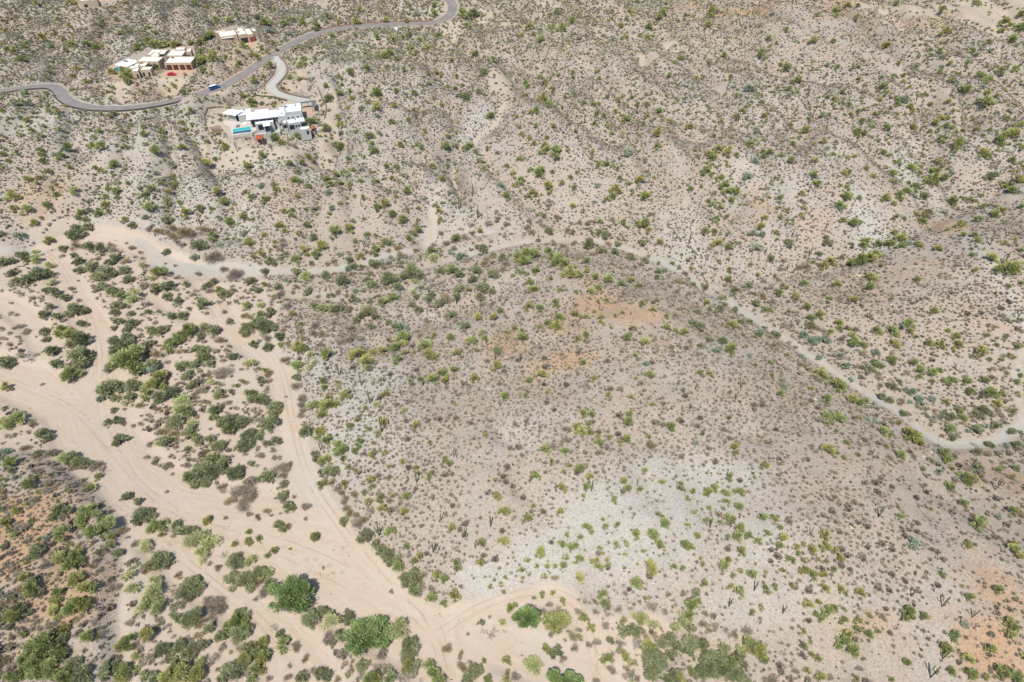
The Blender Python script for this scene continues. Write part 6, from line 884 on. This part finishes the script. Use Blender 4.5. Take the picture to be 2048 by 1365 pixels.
# ---------------------------------------------------------------- roads, kerbs, walls
def ribbon(name, x, y, z, hw, lift, mat, kind='structure', th=.0):
    n_ = len(x); tx = np.gradient(x); ty = np.gradient(y); L_ = np.hypot(tx, ty); nx, ny = -ty / L_, tx / L_
    V_ = []; offs = [(-hw, lift), (-hw * .5, lift + .03), (0, lift + .05), (hw * .5, lift + .03), (hw, lift)]; offs = [(-hw - .02, -.6)] + offs + [(hw + .02, -.6)]
    for o_, dz in offs: V_.append(np.stack([x + nx * o_, y + ny * o_, z + dz], 1))
    V_ = np.stack(V_, 1).reshape(-1, 3); k = len(offs); F_ = [(i * k + j, i * k + j + 1, (i + 1) * k + j + 1, (i + 1) * k + j) for i in range(n_ - 1) for j in range(k - 1)]
    o = link(name, mesh_arrays(name, V_, [f[::-1] for f in F_], False, None, [mat])); o['kind'] = kind; return o
def asphalt():
    q = N('weathered_asphalt'); a = q.noise(.25, detail=6); b = q.noise(6, detail=3, rough=.7); c = q.mix(q.ramp(a, .3, .7), al(146, 141, 138), al(162, 155, 150)); c = q.mix(q.ramp(b, .55, .75, 0, .3), c, al(120, 112, 108)); q.base(c); return q.m
ribbon('road', rx, ry, rz, 3.05, .16, asphalt()); dzr = np.linspace(float(samp(H, 1, dx_[0], dy_[0])), ZC, len(dx_)); ribbon('concrete_drive', dx_, dy_, dzr, 2.1, .22, M_CONC)
def kerb(name, x, y, z, off, w_, h, mat, lab, cat):
    tx = np.gradient(x); ty = np.gradient(y); L_ = np.hypot(tx, ty); nx, ny = -ty / L_, tx / L_; V_ = []
    for o_, dz in ((off - w_, -.8), (off - w_, h), (off + w_, h), (off + w_, -.8)): V_.append(np.stack([x + nx * o_, y + ny * o_, z + dz], 1))
    V_ = np.stack(V_, 1).reshape(-1, 3); F_ = [(i * 4 + j, i * 4 + j + 1, i * 4 + 4 + j + 1, i * 4 + 4 + j) for i in range(len(x) - 1) for j in range(3)]
    return tag(link(name, mesh_arrays(name, V_, F_, False, None, [mat])), lab, cat)
k1 = [i for i in range(len(rx)) if project(rx[i], ry[i], rz[i])[0] < 385]; kerb('guard_wall', rx[k1], ry[k1], rz[k1], -3.4, .22, .75, simple('dark_block', al(96, 84, 84), .2, 2), 'low dark guard wall along the outer edge of the road bend', 'wall')
k2 = [i for i in range(len(rx)) if 640 < project(rx[i], ry[i], rz[i])[0] < 870 and project(rx[i], ry[i], rz[i])[1] > 42]; kerb('edge_wall', rx[k2], ry[k2], rz[k2], 3.8, .2, .45, simple('red_block', al(172, 120, 96), .2, 2), 'low reddish brick edging wall on the far side of the road', 'wall')
k3 = list(range(len(dx_))); kerb('drive_wall', dx_[k3], dy_[k3], dzr[k3], 3.0, .4, .5, M_STONE, 'low brown stone wall curving along the right side of the concrete drive', 'wall')
S3 = Site(ZC, 400, 0, 3.413)
lowwall(S3, 'stone_wall', '530 485 520 530 490 570 455 600 442 625 446 645', .5, .25, M_STONE, 'short brown stone wall curving along the left side of the drive'); lowwall(S3, 'stone_wall', '690 560 730 580 780 615 815 650 840 690 860 720 862 760 850 810 838 850', .6, .25, M_STONE, 'long brown stone wall looping round the right side of the modern house'); lowwall(S3, 'stone_wall', '160 735 110 750 60 775 35 810 35 850 60 885 110 915', .5, .2, M_STONE, 'thin stone wall curving left of the pool below the path')
S3.z = ZC
mp = slab_poly(S3, 'motor_court', '450 605 520 615 560 655 640 690 730 705 700 722 600 700 520 670 455 650', .2, .9, M_CONC); mp['kind'] = 'structure'
for nm, q in (('mulch_bed', '60 870 120 845 205 850 210 905 150 900 90 905'), ('mulch_bed', '806 740 850 770 850 820 815 850 800 850 820 790')):
    u, v = pts(' ; '.join(' '.join(q.split()[i:i + 2]) for i in range(0, len(q.split()), 2)), 400, 0, 3.413); x, y, z = march(u, v); p = list(zip(x, y)); a = sum(p[i][0] * p[(i + 1) % len(p)][1] - p[(i + 1) % len(p)][0] * p[i][1] for i in range(len(p))); p = p if a > 0 else p[::-1]
    m_ = MB(); m_.prism(p, float(np.min(z)) - .5, float(np.mean(z)) + .12); m_.obj(nm, M_BROWNG)['kind'] = 'structure'
# clipped shrubs in a double row before the modern house
hm = mesh_arrays('clipped_shrub', *leaves(np.random.RandomState(3), [(0, 0, .32)], [.42], 260, .16, .1, .6, .2)[:2], False, {'tint': np.random.RandomState(4).rand(1040)}, [leafmat('clipped_leaf', lf(64, 84, 58), lf(104, 120, 84))])
u_, v_ = pts('360 665;372 660;384 656;397 657;411 660;424 662;437 662;450 662;463 664;477 665;490 666;503 668;518 672;532 676;546 680;560 684;574 687;588 690;355 640;378 645;400 632;425 640;520 705;505 712;492 718;540 690;560 705', 400, 0, 3.413); x, y, z = march(u_, v_)
for i in range(len(u_)):
    o = link('clipped_shrub', hm, None, (x[i], y[i], z[i] - .05)); s = 1.15; o.scale = (s, s, s * .9); o['category'] = 'shrub'; o['group'] = 'clipped round shrubs planted in a line'; LAB.append((o, 'clipped round dark green garden shrub', u_[i] , v_[i], 8))
# white tank beside the pale pad
x, y, z = march(794, 66); r_ = tag(link('water_tank', None, None, (x[0], y[0], z[0])), 'upright white tank standing on the pale pad above the hillside', 'tank'); mb = MB(); mb.tube([(0, 0, -.2), (0, 0, 3.1), (0, 0, 3.4), (0, 0, 3.5)], [.72, .72, .5, .2], 20); mb.obj('tank_body', M_WHT, r_, True); mb = MB(); mb.tube([(0, 0, 3.45), (0, 0, 3.65)], .2, 12); mb.obj('lid', M_STEEL, r_); mb = MB(); mb.box(-1.0, -1.0, -.5, 1.0, 1.0, .1); mb.obj('base', M_CONC, r_)
# ---------------------------------------------------------------- vehicles
M_TYRE = simple('rubber_tyre', (.02, .02, .02), .1, 5, .8)
def paint(nm, c):
    q = N(nm).base(c); q.b.inputs['Roughness'].default_value = .3; q.b.inputs['Coat Weight'].default_value = .6; return q.m
def vehicle(name, lab, cat, u, v, ang, L_, W_, prof, cab, roofcol, col, zref):
    """prof: side outline (x,z) of the body; cab: outline of the glasshouse"""
    x, y = unproj(u, v, zref + .2); r_ = tag(link(name, None, None, (float(x), float(y), zref + .22)), lab, cat); r_.rotation_euler = (0, 0, ang)
    def ext(nm, pr, hw_, mat, top=1.0, par=r_, bev=.08):
        m_ = MB(); n_ = len(pr); m_.add([(a, -hw_ * (top if b > 1.05 else 1), b) for a, b in pr] + [(a, hw_ * (top if b > 1.05 else 1), b) for a, b in pr], [tuple(range(n_)), tuple(range(n_, 2 * n_))[::-1]] + [(i + n_, (i + 1) % n_ + n_, (i + 1) % n_, i) for i in range(n_)]); return m_.obj(nm, mat, par, bevel=bev)
    b_ = ext('body', prof, W_ / 2, col); ext('cabin', cab, W_ / 2 - .08, M_GLASS, .82, r_, .05); zt = max(b for a, b in cab); xs_ = [a for a, b in cab if b > zt - .08]
    m_ = MB(); m_.box(min(xs_) - .02, -W_ / 2 * .8, zt - .02, max(xs_) + .02, W_ / 2 * .8, zt + .05); m_.obj('roof', roofcol, r_, bevel=.03)
    for sx in (-L_ * .31, L_ * .32):
        for sy in (-1, 1): m_ = MB(); m_.tube([(sx, sy * (W_ / 2 - .2), .34), (sx, sy * (W_ / 2 + .02), .34)], .35, 16); w_ = m_.obj('wheel', M_TYRE, r_); m_ = MB(); m_.tube([(sx, sy * (W_ / 2 + .01), .34), (sx, sy * (W_ / 2 + .035), .34)], .2, 12); m_.obj('rim', M_STEEL, w_)
    for sy in (-1, 1): m_ = MB(); m_.box(L_ / 2 - .06, sy * W_ * .36 - .16, .6, L_ / 2 + .01, sy * W_ * .36 + .16, .75); m_.obj('headlight', M_WHT, r_)
    return r_
zr = lambda u, v: float(rz[np.argmin(np.hypot(*(np.array(project(rx, ry, rz)[:2]) - np.array([[u], [v]]))))])
p0 = np.array(unproj(418, 182, zr(430, 178))); p1 = np.array(unproj(444, 174, zr(430, 178))); an = math.atan2(*(p1 - p0)[::-1])
vehicle('parked_van', 'blue van, glare painted as white roof, driving on the asphalt road above the modern house', 'van', 430, 178, an, 5.6, 2.1, [(-2.8, .3), (2.75, .3), (2.8, .9), (1.7, 1.15), (-2.75, 1.15)], [(-2.72, 1.12), (1.65, 1.12), (.95, 1.98), (-2.6, 2.0)], M_WHT, paint('blue_paint', lin(28, 78, 136)), zr(430, 178))  # white roof panel paints in the glare off the windshield
S = Site(ZA, 200, 40, 8.533)
xx, yy = S.w('1225 945', 0)[0]; uu, vv, _ = project(xx, yy, ZA)
vehicle('parked_car', 'red car parked at the edge of the compound garage court', 'car', uu, vv, R(8), 4.5, 1.85, [(-2.25, .28), (2.2, .28), (2.25, .65), (1.2, .88), (-2.2, .9)], [(-1.7, .86), (1.15, .86), (.45, 1.34), (-1.1, 1.36)], paint('red_paint_roof', lin(200, 24, 44)), paint('red_paint', lin(200, 24, 44)), ZA)
# ---------------------------------------------------------------- boulders and loose stones
BL = """1327 479 1.8;1257 366 1.6;1150 381 1.3;480 417 2.4;1229 212 1.5;1221 235 1.6;1758 820 1.6;1700 765 1.4;1693 762 1.1;734 486 1.6;483 408 1.2;180 400 2;1740 805 1.2;600 72 1.2;605 66 1;1880 880 1.3;1862 905 1.5;1856 912 1.2;1868 920 1.1;1850 930 1.0;1845 915 1.3;188 390 2.2;118 436 2.4;108 442 2.2;98 450 2.6;92 460 2.4;86 466 1.8;124 425 2;176 404 1.6;164 408 1.8"""
def rock(seed):
    import mathutils.noise as mn
    import bmesh
    bm = bmesh.new(); bmesh.ops.create_icosphere(bm, subdivisions=2, radius=.5)
    for v in bm.verts: v.co *= 1 + .45 * mn.noise(v.co * 2.6 + Vector((seed * 7.1, 0, 0))); v.co.z *= .7
    me = bpy.data.meshes.new('rock'); bm.to_mesh(me); bm.free(); return me
RK = [rock(i) for i in range(5)]
for m_ in RK: m_.materials.append(M_ROCK)
RKD = [m_.copy() for m_ in RK]
for m_ in RKD: m_.materials.clear(); m_.materials.append(M_ROCKD)
for i, e in enumerate(BL.replace('\n', ';').split(';')):
    u, v, s = [float(q) for q in e.split()]; x, y, z = march(u, v); bl = 80 < u < 200 and v > 380
    o = link('boulder', (RKD if bl else RK)[i % 5], None, (x[0], y[0], z[0] + s * .1)); s *= .6; o.scale = (s * 1.3, s * rng.uniform(.9, 1.3), s); o.rotation_euler = (rng.uniform(0, 3), 0, rng.uniform(0, 6)); o['category'] = 'boulder'; o['group'] = 'bare boulders'; LAB.append((o, ('dark' if bl else 'pale') + ' weathered boulder', u, v, 6))
# driftwood and dark debris stranded on the sand
x, y, z = march(rsg.uniform(-20, 1300, 16000), 470 + 900 * rsg.rand(16000)); ok = (samp(SAND, 2, x, y) < -1) & (fbm(x, y, 5, 301, 2) > .6); x, y, z = x[ok], y[ok], z[ok]; n_ = len(x); a_ = rsg.rand(n_) * 6.28; l_ = np.exp(rsg.normal(-2.0, .5, n_)); w_ = l_ * .45; ca, sa = np.cos(a_), np.sin(a_)
tet = np.array([(1, 0, 0), (-1, .6, 0), (-.8, -.7, 0), (0, 0, .5)]); W_ = np.stack([x[:, None] + tet[:, 0] * (l_ * ca)[:, None] - tet[:, 1] * (w_ * sa)[:, None], y[:, None] + tet[:, 0] * (l_ * sa)[:, None] + tet[:, 1] * (w_ * ca)[:, None], z[:, None] - .02 + tet[:, 2] * l_[:, None]], -1).reshape(-1, 3)
print('DEBRIS', n_)
tag(link('wash_debris', mesh_arrays('wash_debris', W_, (np.array([(0, 1, 3), (1, 2, 3), (2, 0, 3)])[None] + (np.arange(n_) * 4)[:, None, None]).reshape(-1, 3), False, None, [simple('debris', lin(104, 88, 72), .3, 2)])), 'dark twigs and debris stranded on the sandy wash', 'debris', None, 'stuff')
# loose stones: merged, scattered over wash beds and pale slopes
N_ = 9000; U2 = rsg.uniform(-40, 2090, N_); V2 = 1400 * rsg.rand(N_) ** .8; x, y, z = march(U2, V2); s_ = np.exp(rsg.normal(-1.55, .45, N_)); ok = samp(NOVEG, 1, x, y) > 2; ok &= (samp(GREY, 2, x, y) < 1) | (samp(CHAN, 2, x, y) < 0) & (fbm(x, y, 9, 55, 2) > .58) | (rsg.rand(N_) < .4)
s_ = np.where(samp(CHAN, 2, x, y) < 0, s_ * .8, s_); x, y, z, s_ = x[ok], y[ok], z[ok], s_[ok]; oct_ = np.array([(1, 0, 0), (-.8, .5, 0), (-.6, -.8, 0), (.2, .1, .75), (.1, .9, .1), (.3, -.9, .1)]) * .5; of = np.array([(0, 4, 3), (4, 1, 3), (1, 2, 3), (2, 5, 3), (5, 0, 3)])
r = rsg.rand(len(x)) * 6.28; c = (np.cos(r) * s_)[:, None]; s = (np.sin(r) * s_)[:, None]; W_ = np.stack([oct_[None, :, 0] * c - oct_[None, :, 1] * s + x[:, None], oct_[None, :, 0] * s + oct_[None, :, 1] * c + y[:, None], oct_[None, :, 2] * s_[:, None] + z[:, None] - .02], -1).reshape(-1, 3)
tag(link('loose_stones', mesh_arrays('loose_stones', W_, (of[None] + (np.arange(len(x)) * 6)[:, None, None]).reshape(-1, 3), False, None, [M_ROCK])), 'loose pale stones strewn over wash beds and slopes', 'stones', None, 'stuff')
finish_labels()
